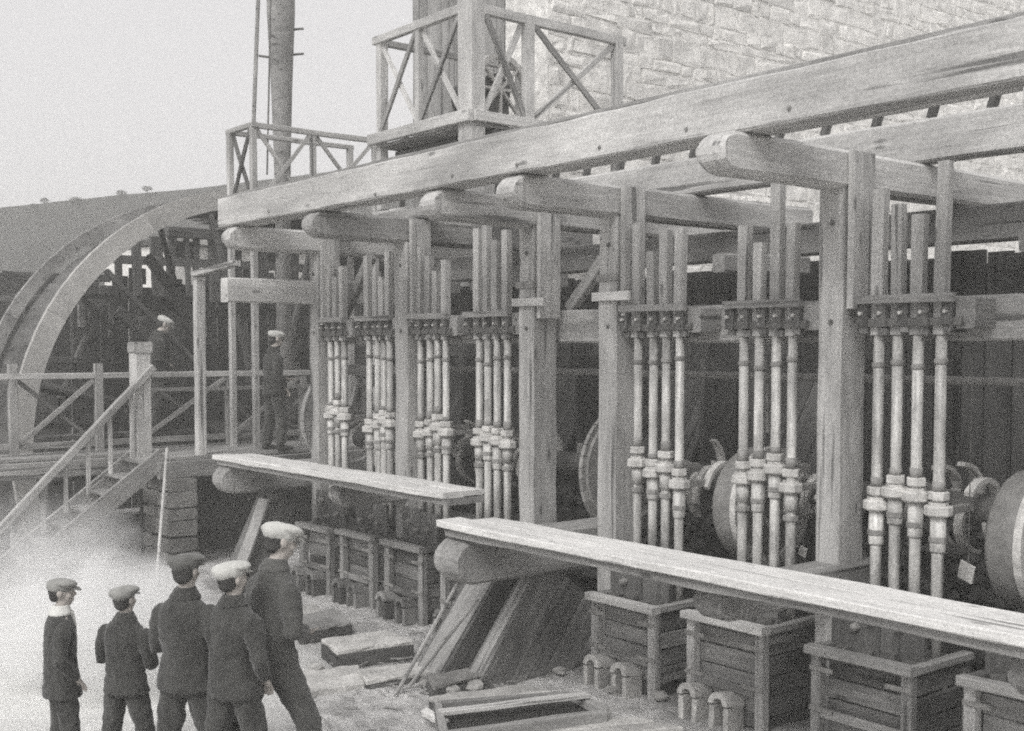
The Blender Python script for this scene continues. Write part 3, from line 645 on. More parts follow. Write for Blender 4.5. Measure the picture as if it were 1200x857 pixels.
for zz, s in ((7.75, 1), (7.7, -1), (8.15, 1)): rod('peg', (p.x + .1 * s, p.y + .15 * s, zz), (p.x + .2 * s, p.y + .3 * s, zz + .02), .02, 'darkiron', ms)
p = at(297, 148, 0, -16.05); q = at(304, -40, 0, -16.05)
tag(rod('pole', p, q + (q - p) * .3, .032, 'grey', seg=8), 'thin upright pole rising from the corner of the far gallery', 'pole')
p = at(313, 205, 0, -17.0); q = at(318, -40, 0, -17.0); tag(rod('rope', p, q + (q - p) * .5, .014, 'rope', seg=6), 'taut thin rope hanging beside the tall mast', 'rope')

# ------------------------------------------------------------------ flume, water wheel, dark shed at the left
hv, hf = [], []; NU, NW = 90, 26                                 # a far bare hill closing the view on the left
for j in range(NW + 1):
    for i in range(NU + 1):
        px = -900 + i * 1900 / NU; t_ = j / NW
        el = (408 - (243 - .107 * px)) / 1373 * (1 if px < 420 else max(.25, 1 - (px - 420) / 700)); d = 44 + 34 * min(1, t_ / .7) + max(0, t_ - .7) * 160
        q = spot_(px, d); zz = -.4 + (el * 78 + 3.4) * (min(1, t_ / .7) ** 1.35) - max(0, t_ - .7) * 20
        hv.append((q.x, q.y, zz + (noise.noise(V((q.x * .11, q.y * .11, 2))) * .5 + noise.noise(V((q.x * .4, q.y * .4, 5))) * .14) * min(1, t_ * 6) * (.35 if .6 < t_ < .8 else 1)))
for j in range(NW):
    for i in range(NU): c = j * (NU + 1) + i; hf.append((c, c + 1, c + NU + 2, c + NU + 1))
me = bpy.data.meshes.new('hillside'); me.from_pydata(hv, [], hf); me.polygons.foreach_set('use_smooth', [True] * len(hf))
o = obj('hillside', me, 'hill'); o['kind'] = 'structure'
def bush(px, py, d, r, label):
    q = spot_(px, d); z0 = 3 + (408 - py) / 1373 * d - r * .45
    r *= .62; z0 -= r * .15
    t = thing('bush', label, 'bush', (q.x, q.y, z0 - r * .6)); rr = random.Random(int(px))
    rod('stem', (q.x, q.y, z0 - r * 1.4), (q.x, q.y, z0 + r * .2), r * .08, 'dark', t, seg=6)
    v_, f_ = [], []
    for k in range(900):
        u = V((rr.gauss(0, 1), rr.gauss(0, 1), rr.gauss(0, 1))).normalized() * r * rr.uniform(.35, 1) ** .5; u.z *= .5; u *= 1 + .5 * noise.noise(u * 1.6 / r + V((px, 0, 0)))
        a1, a2 = V((rr.uniform(-1, 1), rr.uniform(-1, 1), rr.uniform(-1, 1))) * r * .12, V((rr.uniform(-1, 1), rr.uniform(-1, 1), rr.uniform(-1, 1))) * r * .12
        n_ = len(v_); v_ += [tuple(u), tuple(u + a1), tuple(u + a2)]; f_.append((n_, n_ + 1, n_ + 2))
    m_ = bpy.data.meshes.new('leaves'); m_.from_pydata(v_, [], f_); obj('leaves', m_, 'leaf', t, Matrix.Translation((q.x, q.y, z0)))['kind'] = 'stuff'
bush(44, 238, 76, .45, 'tiny leftmost bush on the far skyline'); bush(56, 231, 76, .5, 'small bush near the left end of the far skyline'); bush(94, 229, 77, .8, 'rounded bush on the skyline above the water wheel')
bush(176, 217, 77, .55, 'small bush on the skyline left of the far gallery'); bush(146, 222, 77, .6, 'low bush in the middle of the far skyline'); bush(112, 265, 62, 1.3, 'dark clump of bushes halfway down the far hill')
# whitewashed house behind the shed, seen in bright slits between its timbers
hs = thing('white_house', 'whitewashed house wall showing in bright slits between dark timbers at left', 'house', (-26, 12, 0))
box('wall', (-26.3, 10.8, 0), (-26, 18, 5.4), 'white', hs, n=3, ch=.01); box('end_wall', (-30, 10.8, 0), (-26.31, 11.1, 5.4), 'white', hs)
timber('roof', (-25.85, 10.7, 5.46), (-25.85, 18.2, 5.46), .1, .12, 'slate', hs); timber('roof', (-27.3, 10.7, 5.5), (-27.3, 18.2, 5.5), 2.7, .12, 'dark', hs, up=V((.06, 0, 1)))
WX, WY, WZ, WR = -18.0, 9.215, 1.495, 4.165
ww = thing('water_wheel', 'huge pale rimmed water wheel curving up behind the fence', 'water wheel', (WX - .9, WY, WZ))
for k in range(12): obj('rim_segment', ring_mesh(WR - .31, WR, -.05, .05, 6, k * 30 + .03, k * 30 + 29.97), 'rim', ww, Matrix.Translation((WX, WY, WZ)))
for k in range(12): obj('rim_segment', ring_mesh(WR - .2, WR, -.05, .05, 6, k * 30 + .03, k * 30 + 29.97), 'grey', ww, Matrix.Translation((WX - 2.1, WY, WZ)))
turned('axle', ((.18, 0), (.2, .02), (.2, 2.6), (.18, 2.62)), 'dark', ww, (WX - 2.35, WY, WZ), RX, 12)
for xx in (WX, WX - 2.1):
    for k in range(12):
        a = R(k * 30 + 15); d = V((0, math.cos(a), math.sin(a))); timber('spoke', V((xx, WY, WZ)) + d * .15, V((xx, WY, WZ)) + d * (WR - .34), .08, .1, 'dark', ww, up=V((1, 0, 0)), n=3)
for k in range(48):
    a = R(k * 7.5)
    d = V((0, math.cos(a), math.sin(a))); timber('sole_board', V((WX - .06, WY, WZ)) + d * (WR - .3), V((WX - 2.04, WY, WZ)) + d * (WR - .3), .535, .03, 'dark', ww, up=d, n=1)
sh = thing('dark_shed', 'dark open fronted shed of upright boards far behind the fence', 'shed', (-21.6, 10, 0))
y = 2.6
while y < 17:
    wd = random.uniform(.22, .34); box('board', (-21.6 + random.uniform(0, .02), y, 0), (-21.56 + random.uniform(0, .02), y + wd - .012, 4.25 + random.uniform(-.12, .1)), 'tar', sh, n=2, ch=.004); y += wd
for yy in (8.0, 8.35, 8.75, 8.95, 9.35, 9.5, 9.9, 10.15, 10.35, 10.8, 10.95, 11.3, 11.6, 12.2, 12.45, 13.6, 15.2, 16.6):
    ww_ = random.uniform(.08, .24); timber('post', (-21.45, yy, 3.9), (-21.45, yy + random.uniform(-.12, .12), 5.1), .1, ww_, 'dark', sh, up=V((0, 1, 0)))
for yy, z0, z1 in ((8.2, 4.2, 4.5), (9.1, 4.72, 5.05), (9.6, 4.15, 4.5), (10.5, 4.3, 4.62), (11.0, 4.72, 5.0), (11.4, 4.2, 4.45), (12.0, 4.72, 5.1)): box('infill_board', (-21.52, yy, z0), (-21.49, yy + random.uniform(.2, .5), z1), 'tar', sh, n=1)
box('eaves_beam', (-21.55, 8.9, 5.1), (-21.3, 17, 5.3), 'dark', sh)
box('rail', (-21.48, 7.9, 4.56), (-21.4, 16.8, 4.72), 'dark', sh)
for k in range(4): timber('roof_plank', (-21.3 - k * .42, 9.8, 5.36 + k * .1), (-21.3 - k * .42, 17, 5.36 + k * .1), .43, .04, 'dark', sh, n=4)
# lone slender post with a short arm, at the end of the far walkway
lp = thing('lone_post', 'slender pale post standing alone between the stair and the end post', 'post', (-15.7, 7, 1.49))
p = at(237, 530, 0, -15.66); q = at(237, 325, 0, -15.66)
box('shaft', (p.x - .12, p.y - .06, 1.49), (p.x, p.y + .08, q.z), 'post', lp, n=5)
timber('arm', (p.x - .06, p.y - .05, q.z + .04), (p.x + 1.2, p.y - .02, q.z + .13), .12, .07, 'post', lp)

# ------------------------------------------------------------------ raised deck, fence, stair, pier
dk = thing('raised_deck', 'raised plank deck behind the stair where men stand', 'deck', (-16.3, 8, 0))
for k in range(9):
    a = -17.5 + k * .21; lo = 4.4 if a + .2 < -16.6 else 6.35
    box('deck_board', (a, lo, 1.44), (a + .195, 11.5, 1.49), 'grey', dk, n=6)
box('edge_beam', (-15.62, 6.3, 1.2), (-15.5, 11.5, 1.435), 'grey', dk); box('edge_beam', (-16.6, 6.2, 1.25), (-15.63, 6.33, 1.435), 'grey', dk)
box('edge_beam', (-17.5, 4.4, 1.2), (-17.38, 11.5, 1.435), 'dark', dk); box('edge_beam', (-16.72, 4.4, 1.2), (-16.61, 6.19, 1.435), 'grey', dk)
for a, b in ((-17.45, 4.5), (-17.45, 7.5), (-17.45, 11.2), (-15.62, 9.2), (-15.62, 11.2), (-16.7, 4.5)): box('leg', (a, b, -.1), (a + .12, b + .12, 1.2), 'dark', dk)
for k in range(17): box('shade_board', (-16.5, 6.4 + k * .3, 0), (-16.46, 6.4 + k * .3 + .28, 1.19), 'tar', dk, n=1)  # dark boards added to stand for the shaded void under the deck
b2 = thing('back_deck', 'low dark deck beyond the fence', 'deck', (-18, 8, 0))
fe = thing('timber_fence', 'timber fence with crossed braces along the back of the raised deck', 'fence', (-17.2, 8, 1.49))
FX = -17.12; zr = 2.6
yy = [4.85, 6.05, 6.62, 8.1, 9.4, 10.6]
for y in yy: box('post', (FX - .05, y - .06, 1.49), (FX + .05, y + .06, zr - .05 if y > 7 else zr + .18), 'grey', fe)
timber('rail', (FX + .0, 4.6, zr), (FX + .0, 11.2, zr), .1, .085, 'post', fe, n=8); timber('rail', (FX + .08, 6.7, zr - .22), (FX + .08, 11, zr - .22), .03, .06, 'grey', fe)
timber('rail', (FX - .02, 4.6, 1.62), (FX - .02, 11.2, 1.62), .06, .09, 'grey', fe)
for a, b in zip(yy, yy[1:]):
    if b - a < .8: continue
    timber('brace', (FX + .02, a + .08, 1.66), (FX + .02, b - .08, zr - .06), .03, .07, 'grey', fe); timber('brace', (FX - .03, a + .08, zr - .06), (FX - .03, b - .08, 1.66), .03, .06, 'dark', fe)
stc = thing('stair', 'open timber stair with a sloping handrail going down into the mist', 'stair', (-16.1, 5.3, 0))
NX, NY = -16.4, 6.4
box('newel_post', (NX - .12, NY - .12, 1.0), (NX + .12, NY + .12, 2.93), 'post', stc); box('newel_cap', (NX - .135, NY - .135, 2.933), (NX + .135, NY + .135, 3.09), 'post', stc)
h0, h1 = at(180, 430, 0, -16.25), at(-40, 662, 0, -16.25)
timber('handrail', h0, h1, .09, .1, 'post', stc, n=5)
s0, s1 = at(164, 530, 0, -16.48), at(-40, 700, 0, -16.48)
timber('stringer', s0, s1, .06, .24, 'post', stc, n=4); n0, n1 = s0 + V((.85, 0, 0)), s1 + V((.85, 0, 0)); timber('stringer', n0, n1, .06, .26, 'grey', stc, n=4)
for k in range(9):
    f = (k + .6) / 9; q = s0.lerp(s1, f); box('tread', (q.x + .035, q.y - .13, q.z + .02), (q.x + .82, q.y + .12, q.z + .06), 'grey', stc, n=2)
for k in range(7):
    f = .08 + k * .13; a, b = s0.lerp(s1, f), h0.lerp(h1, f); b.y = a.y; b.z = h0.z + (a.y - h0.y) / (h1.y - h0.y) * (h1.z - h0.z) - .04
    if b.z > a.z + .1: box('baluster', (-16.31, a.y - .025, a.z + .08), (-16.26, a.y + .025, b.z), 'post', stc)
pr = thing('stone_pier', 'short pier of squared stones under the corner of the raised deck', 'pier', (-15.8, 6.55, 0))
zz = -.05
for r_ in range(6):
    hh = [.22, .2, .24, .18, .22, .2][r_]
    for a, b in ((0, .42), (.43, .85)) if r_ % 2 else ((0, .28), (.29, .85)):
        bmx = beam_mesh(b - a, .45, hh - .015, n=2, jit=.018, ch=.03, seed=r_ * 3 + int(a * 10)); obj('stone', bmx, 'pier', pr, frame((-16.3 + a, 6.6, zz + hh / 2), (-16.3 + b, 6.6, zz + hh / 2)))
    zz += hh
# small belt pulley at the end of the deck
wheel('belt_pulley', 'thin rimmed pulley standing beside the end post beyond the far walkway', 'pulley', -14.55, 8.75, 2.0, .78, .1, 'grey', 6)

# ------------------------------------------------------------------ ore heaped behind the rods, dim machinery, clutter behind the wheel
rr = random.Random(11); v_, f_ = [], []
def lump(c, r):
    n0 = len(v_); q = [V(k).normalized() for k in ((1, 0, .2), (.3, 1, 0), (-.8, .6, .1), (-.8, -.6, 0), (.3, -1, -.1), (0, .1, 1), (0, 0, -1))]
    for k in q: v_.append(tuple(V(c) + k * r * rr.uniform(.65, 1.2)))
    for k in range(5): f_.append((n0 + k, n0 + (k + 1) % 5, n0 + 5)); f_.append((n0 + (k + 1) % 5, n0 + k, n0 + 6))
for k in range(1500):
    x = rr.uniform(-13.6, -2.0); u = rr.random() ** .7; hump = .75 + .25 * math.sin(x * 2.1) + .2 * math.sin(x * 5.3)
    lump((x, 8.75 + .75 * u, .55 + (.25 + .75 * u) * hump + rr.uniform(-.04, .04)), rr.uniform(.035, .11))
me = bpy.data.meshes.new('ore'); me.from_pydata(v_, [], f_); o = obj('ore_heap', me, 'ore'); o['kind'] = 'stuff'; o['label'] = 'broken ore heaped in the dark behind the rods'; o['category'] = 'ore'
tr = thing('feed_floor', 'dark feed floor of planks carrying broken ore behind the rods', 'floor', (-8, 9.1, 0))
for k in range(4): box('plank', (-13.8, 8.62 + k * .24, .5), (-1.6, 8.85 + k * .24, .56), 'dark', tr, n=6)
for k in range(8): box('leg', (-13.2 + k * 1.55, 8.7, -.05), (-13.06 + k * 1.55, 8.82, .5), 'dark', tr)
for k, (x, y) in enumerate(((-4.0, 9.3), (-6.75, 9.3), (-8.35, 9.25), (-10.3, 9.3), (-12.5, 9.3))):
    h_ = thing('feed_hopper', 'dark sloping feed hopper behind the rods, %s' % ['at the right edge', 'behind the middle drum', 'behind the gear wheel', 'between far groups', 'at the far end'][k], 'hopper', (x, y, 1.9), 'feed hoppers')
    for q in range(3): timber('face_board', (x - .4 + q * .27, y - .45, 1.75), (x - .4 + q * .27, y + .2, 2.75), .26, .03, 'dark', h_, up=V((0, -1, .6)))
    for sx in (-.56, .3): box('side_frame', (x + sx, y - .3, 1.6), (x + sx + .06, y + .2, 2.9), 'dark', h_)
pp = thing('water_pipe', 'thin iron water pipe running behind the guide beam with short drops', 'pipe', (-8, 8.3, 2.7))
rod('main', (-13.4, 8.35, 2.75), (-1.4, 8.35, 2.75), .035, 'iron', pp)
for x in (-12.6, -10.4, -7.0, -5.5, -3.9): turned('valve', ((.05, 0), (.06, .01), (.06, .08), (.05, .09)), 'iron', pp, (x + .3, 8.35, 2.7)); rod('drop', (x + .3, 8.35, 2.7), (x + .3, 8.35, 2.25), .02, 'iron', pp, seg=6)
tc = thing('timber_clutter', 'dark jumble of crossed timbers inside the arch of the water wheel', 'timbers', (-20.7, 9, 0))
for k in range(46):
    y = rr.uniform(6.6, 13.5); z = rr.uniform(1.6, 4.3); a = rr.choice((0, 0, 90, 90, 90, rr.uniform(20, 70), rr.uniform(-70, -20))); l = rr.uniform(.5, 2.2); X = rr.uniform(-21.3, -20.4)
    d = V((0, math.cos(R(a)), math.sin(R(a)))) * l * .5; p0, p1 = V((X, y, z)) - d, V((X, y, z)) + d
    if p1.z > 4.5: p1.z = 4.5
    timber('timber', p0, p1, rr.uniform(.06, .2), rr.uniform(.05, .14), rr.choice(('dark', 'dark', 'tar', 'box', 'grey')), tc, up=V((1, 0, 0)), jit=.008)
# splinters and chips trodden into the yard
v_, f_ = [], []
for k in range(230):
    px, py = (rr.uniform(350, 720), rr.uniform(715, 860)) if k < 110 else (rr.uniform(440, 600), rr.uniform(770, 815))
    p = at(px, py, 2, 0.0); a = rr.uniform(0, 6.3); l, w_, h_ = rr.uniform(.01, .1), rr.uniform(.004, .013), rr.uniform(.004, .014); d, e = V((math.cos(a), math.sin(a), rr.uniform(-.1, .1))) * l, V((-math.sin(a), math.cos(a), 0)) * w_; n0 = len(v_)
    for sx, sy, sz in ((-1, -1, 0), (1, -.6, 0), (1, .6, 0), (-1, 1, 0), (-.9, -.8, 1), (.9, -.5, 1), (.9, .5, 1), (-.9, .8, 1)): v_.append(tuple(p + d * sx + e * sy + V((0, 0, sz * h_ + .004))))
    f_ += [tuple(n0 + i for i in f) for f in ((4, 5, 6, 7), (0, 1, 5, 4), (1, 2, 6, 5), (2, 3, 7, 6), (3, 0, 4, 7))]
me = bpy.data.meshes.new('chips'); me.from_pydata(v_, [], f_); o = obj('wood_chips', me, 'grey'); o['kind'] = 'stuff'; o['label'] = 'splinters and chips trodden into the yard'; o['category'] = 'chips'

# ------------------------------------------------------------------ people
def tube(bm, rings, seg=12):
    """closed loft; a ring is (centre, rx, ry, normal direction)"""
    prev = None; first = None
    for c, rx, ry, d in rings:
        d = V(d).normalized(); a = V((1, 0, 0)); a = (a - d * a.dot(d))
        if a.length < .15: a = V((0, 1, 0)) - d * d.y
        a.normalize(); b = d.cross(a)
        R_ = [bm.verts.new(V(c) + a * rx * math.cos(2 * math.pi * k / seg) + b * ry * math.sin(2 * math.pi * k / seg)) for k in range(seg)]
        if prev:
            for k in range(seg): bm.faces.new((prev[k], prev[(k + 1) % seg], R_[(k + 1) % seg], R_[k]))
        else: first = R_
        prev = R_
    bm.faces.new(first[::-1]); bm.faces.new(prev)
def limb(bm, pts, rs, seg=10):
    pts = [V(p) for p in pts]; rings = []
    for i, p in enumerate(pts):
        d = (pts[min(i + 1, len(pts) - 1)] - pts[max(i - 1, 0)])
        r = rs[i]; rings.append((p, r if not isinstance(r, tuple) else r[0], r if not isinstance(r, tuple) else r[1], d))
    d0, d1 = (pts[0] - pts[1]).normalized(), (pts[-1] - pts[-2]).normalized()
    f = lambda r: r if not isinstance(r, tuple) else min(r)
    rings = [(pts[0] + d0 * f(rs[0]) * .7, f(rs[0]) * .5, f(rs[0]) * .5, -d0)] + rings + [(pts[-1] + d1 * f(rs[-1]) * .7, f(rs[-1]) * .5, f(rs[-1]) * .5, d1)]
    tube(bm, rings, seg)
def ell(bm, c, r, rot=None, sub=3):
    n0 = len(bm.verts); Mx = Matrix.Translation(c) @ (rot or Matrix.Identity(4)) @ Matrix.Diagonal((*r, 1))
    bmesh.ops.create_icosphere(bm, subdivisions=sub, radius=1, matrix=Mx)
TMP = []
def fuse(bm, vox, it=4, wr=0, seed=0):
    """one continuous closed surface out of overlapping lofts"""
    bmesh.ops.recalc_face_normals(bm, faces=bm.faces)
    me = bpy.data.meshes.new('raw'); bm.to_mesh(me); bm.free()
    o = bpy.data.objects.new('raw', me); C.objects.link(o)
    m = o.modifiers.new('r', 'REMESH'); m.mode = 'VOXEL'; m.voxel_size = vox
    s = o.modifiers.new('s', 'SMOOTH'); s.iterations = it; s.factor = .5
    dg = bpy.context.evaluated_depsgraph_get(); dg.update()
    r = bpy.data.meshes.new_from_object(o.evaluated_get(dg)); bpy.data.objects.remove(o)
    if wr:
        r.update(); ns = [v.normal.copy() for v in r.vertices]
        for v, n in zip(r.vertices, ns):
            q = v.co; v.co = q + n * wr * (noise.noise(V((q.x * 8, q.y * 8, q.z * 5 + seed))) * 1.3 + .9 * (1 - 3.2 * abs(noise.noise(V((q.x * 7 + q.z * 4 + seed, q.y * 8, q.z * 9 - q.x * 5))))) + .7 * noise.noise(V((q.x * 24 + seed, q.y * 24, q.z * 13))) - .6 * max(0, 1 - 9 * abs(noise.noise(V((q.x * 10 + q.z * 6, q.y * 10 + seed, q.z * 12 - q.x * 7))))))
    r.polygons.foreach_set('use_smooth', [True] * len(r.polygons)); return r
def person(label, loc, face, ht, arms, cap, coat, trou, lean=0., headyaw=0., headpitch=0., stride=.1, capr=1.0, shirt=False, wide=1.0, coatlen=.82, turn=0.):
    k = ht / 1.75; rz = math.atan2(-face.x, face.y)
    p = thing('person', label, 'person', loc, None, rz)
    WMp = WM[p.name] @ Matrix.Diagonal((k, k, k, 1))
    T = Matrix.Translation((0, 0, .92)) @ Matrix.Rotation(-lean, 4, 'X') @ Matrix.Rotation(turn, 4, 'Z') @ Matrix.Translation((0, 0, -.92))
    tp = lambda x, y, z: T @ V((x * wide if z < 1.5 else x, y, z))
    Hd = T @ Matrix.Translation((0, .01, 1.50)) @ Matrix.Rotation(headyaw, 4, 'Z') @ Matrix.Rotation(-headpitch, 4, 'X') @ Matrix.Translation((0, 0, -1.50))
    hp = lambda x, y, z: Hd @ V((x, y, z))
    up = (T.to_3x3() @ V((0, 0, 1)))
    AR = {'pockets': [(.168, -.005, 1.365), (.255, -.06, 1.12), (.19, .09, .93)], 'down': [(.168, -.005, 1.365), (.235, -.02, 1.11), (.235, .05, .86)],
          'front': [(.162, -.005, 1.35), (.212, .0, 1.10), (.05, .21, 1.05)], 'akimbo': [(.168, -.005, 1.365), (.33, -.04, 1.15), (.19, .08, 1.02)], 'back': [(.168, -.005, 1.365), (.25, -.07, 1.13), (.05, -.17, .98)]}
    arm = {}
    for s, nm in ((-1, arms[0]), (1, arms[1])): arm[s] = [tp(x * s, y, z) for x, y, z in AR[nm]]
    leg = {s: [V((s * .09, 0, .9)), V((s * (.10 + stride * .3), s * stride * .35 + .02, .48)), V((s * (.11 + stride * .4), s * stride * .5 - .02, .09))] for s in (-1, 1)}
    # body: one continuous skin from head to ankles with hands
    bm = bmesh.new()
    tube(bm, [(tp(0, 0, .88), .14, .1, up), (tp(0, 0, 1.05), .13, .09, up), (tp(0, 0, 1.3), .155, .1, up), (tp(0, 0, 1.42), .14, .075, up), (tp(0, 0, 1.47), .07, .06, up)])
    limb(bm, [tp(0, -.005, 1.40), tp(0, 0, 1.48), hp(0, .01, 1.56)], [.062, .056, .056])
    ell(bm, hp(0, -.005, 1.655), (.076, .095, .105)); ell(bm, hp(0, .035, 1.595), (.056, .062, .065)); ell(bm, hp(0, .05, 1.55), (.03, .035, .03))
    limb(bm, [hp(0, .088, 1.655), hp(0, .112, 1.615), hp(0, .095, 1.605)], [.011, .016, .014], 8)
    for s in (-1, 1):
        ell(bm, hp(s * .078, -.01, 1.635), (.012, .024, .034)); ell(bm, hp(s * .03, .082, 1.675), (.024, .012, .009)); ell(bm, hp(s * .04, .062, 1.61), (.025, .025, .025))
    ell(bm, hp(0, .092, 1.572), (.025, .01, .006)); ell(bm, hp(0, .09, 1.562), (.022, .01, .006))
    for s in (-1, 1):
        a, e, w_ = arm[s]; limb(bm, [a, a.lerp(e, .5), e, e.lerp(w_, .4), w_], [.05, .046, .038, .036, .027])
        d = (w_ - e).normalized(); sid = d.cross(up); sid = sid.normalized() if sid.length > .1 else V((1, 0, 0)); nr = sid.cross(d).normalized()
        limb(bm, [w_, w_ + d * .04, w_ + d * .085], [.024, (.036, .02), (.038, .018)])
        for q, (of, ln) in enumerate(((-.03, .062), (-.01, .074), (.01, .07), (.029, .055))):
            b = w_ + d * .085 + sid * of; limb(bm, [b, b + d * ln * .5 - nr * .008 * s, b + d * ln - nr * .026 * s], [.0095, .0085, .0065], 6)
        b = w_ + d * .03 - sid * .03 * s; limb(bm, [b, b + d * .035 - sid * .03 * s, b + d * .07 - sid * .032 * s - nr * .01], [.012, .011, .008], 6)
        l = leg[s]; limb(bm, [l[0], l[0].lerp(l[1], .5), l[1], l[1].lerp(l[2], .35), l[2]], [.085, .075, .055, .056, .036])
    obj('body', fuse(bm, .0065, 3), 'skin', p, WMp)
    for s in (-1, 1):
        bm = bmesh.new(); ell(bm, hp(s * .031, .084, 1.657), (.013, .009, .009), None, 2); m_ = bpy.data.meshes.new('eye'); bm.to_mesh(m_); bm.free(); obj('eye', m_, 'eye', p, WMp)
    # jacket
    bm = bmesh.new(); c = coatlen
    tube(bm, [(tp(0, 0, c), .22, .165, up), (tp(0, 0, c + .03), .218, .165, up), (tp(0, -.01, .98), .188, .14, up), (tp(0, -.01, 1.1), .18, .135, up), (tp(0, -.012, 1.27), .195, .135, up), (tp(0, -.012, 1.35), .2, .122, up),
              (tp(0, -.012, 1.405), .178, .105, up), (tp(0, -.01, 1.445), .125, .09, up), (tp(0, 0, 1.475), .085, .08, up), (tp(0, 0, 1.51), .07, .07, up)], 20)
    for s in (-1, 1):
        a, e, w_ = arm[s]; limb(bm, [a, a.lerp(e, .35), a.lerp(e, .8), e, e.lerp(w_, .3), e.lerp(w_, .9)], [.07, .072, .062, .062, .057, .047], 12)
    obj('jacket', fuse(bm, .0095, 12, .0055, hash(label) % 50), coat, p, WMp)
    bm = bmesh.new(); tube(bm, [(tp(0, -.008, 1.448), .115, .098, up), (tp(0, -.006, 1.462), .118, .1, up), (tp(0, -.004, 1.50), .088, .084, up), (tp(0, 0, 1.53), .071, .073, up)], 16)
    obj('collar', fuse(bm, .008, 2), 'shirt' if shirt else coat, p, WMp)
    if shirt:
        bm = bmesh.new(); tube(bm, [(tp(0, .112, 1.22), .012, .014, up), (tp(0, .108, 1.35), .05, .018, up), (tp(0, .075, 1.47), .06, .03, up)], 12); obj('shirt_front', fuse(bm, .007, 2), 'shirt', p, WMp)
    bm = bmesh.new(); tube(bm, [(V((0, 0, .8)), .15, .11, (0, 0, 1)), (V((0, 0, .92)), .17, .125, (0, 0, 1)), (tp(0, 0, 1.0), .155, .115, up)], 18)
    for s in (-1, 1):
        l = leg[s]; limb(bm, [l[0], l[0].lerp(l[1], .5), l[1], l[1].lerp(l[2], .5), l[1].lerp(l[2], .93)], [(.105, .115), .098, .084, .08, .078], 14)
    obj('trousers', fuse(bm, .011, 6, .0075, 3 + hash(label) % 40), trou, p, WMp)
    for s in (-1, 1):
        l = leg[s][2]; bm = bmesh.new(); limb(bm, [l + V((0, -.04, -.05)), l + V((0, .06, -.05)), l + V((0, .17, -.06))], [(.045, .042), (.05, .04), (.044, .028)], 10); limb(bm, [l + V((0, -.02, -.05)), l + V((0, -.01, .1))], [.048, .052], 10)
        obj('boot', fuse(bm, .01, 2), 'boot', p, WMp)
    bm = bmesh.new(); ell(bm, hp(0, -.026, 1.655), (.081, .084, .09)); ell(bm, hp(0, -.055, 1.605), (.064, .05, .05)); obj('hair', fuse(bm, .009, 2, .004), 'hair', p, WMp)
    bm = bmesh.new(); rt_ = Hd.to_3x3().to_4x4() @ Matrix.Rotation(R(-8), 4, 'X')
    ell(bm, hp(0, -.018, 1.69), (.09 * capr, .116 * capr, .072), rt_); ell(bm, hp(.014, .035, 1.722), (.104 * capr, .098 * capr, .036), rt_); ell(bm, hp(-.018, -.055, 1.705), (.09 * capr, .078 * capr, .05), rt_); ell(bm, hp(.02, -.01, 1.752), (.014, .014, .012))
    cp = obj('cap', fuse(bm, .007, 3, .003, 7 + len(label)), cap, p, WMp)
    bm = bmesh.new(); ell(bm, hp(0, .118, 1.668), (.07, .05, .011), Hd.to_3x3().to_4x4() @ Matrix.Rotation(R(-20), 4, 'X')); obj('peak', fuse(bm, .006, 2), cap, cp, WMp)
    return p
def spot(px, d): return fw * d + rt * (d * (px - CX) / F)
away = lambda a: (fw * math.cos(R(a)) + rt * math.sin(R(a)))
person('small boy in dark suit and grey cap at far left, standing apart in profile', spot(66, 8.05), away(62), 1.40, ('down', 'pockets'), 'gcap', 'jacket', 'trouser', headyaw=R(-12), shirt=True, stride=.06, coatlen=.74, wide=1.3)
person('boy in a dark jacket and grey cap seen from behind, second from left', spot(142, 7.95), away(22), 1.37, ('front', 'front'), 'gcap', 'jacket', 'trouser', stride=.14, headpitch=-.08, wide=1.3)
person('youth in dark jacket and dark cap, in the middle of the five watchers', spot(214, 7.6), away(18), 1.65, ('front', 'pockets'), 'dcap', 'jacket', 'trouser', stride=.12, wide=1.16)
person('youth in a white cap and dark jacket, seen from behind beside the big man', spot(270, 7.5), away(30), 1.62, ('front', 'pockets'), 'wcap', 'jacket', 'trouser', stride=.16, headyaw=R(-8), headpitch=-.1, wide=1.12)
person('big man in large white cap turning to the right, legs apart', spot(314, 7.8), away(48), 1.82, ('front', 'front'), 'wcap', 'drab', 'drab', lean=R(4), stride=.36, capr=1.0, headpitch=R(8), headyaw=R(-6), wide=1.22, coatlen=.88)
dkp = lambda px, X, z: (lambda q: V((X, q.y, z)))(at(px, 520, 0, X))
person('man in dark clothes and pale cap standing on the deck beside the end post', dkp(322, -15.75, 1.49), away(55), 1.76, ('front', 'pockets'), 'wcap', 'jacket', 'trouser', headpitch=R(12))
bp = dkp(180, -17.75, 1.72)
for k in range(8): box('deck_board', (-18.0 + .0, 5.4 + k * .3, 1.66), (-17.55, 5.69 + k * .3, 1.71), 'dark', b2, n=1)
for y in (5.5, 7.6): box('leg', (-17.9, y, -.05), (-17.78, y + .1, 1.655), 'dark', b2)
person('distant man in a pale cap behind the fence near the newel post', V((-17.75, bp.y, 1.715)), away(60), 1.8, ('down', 'front'), 'wcap', 'jacket', 'trouser', headpitch=R(20), lean=R(10))

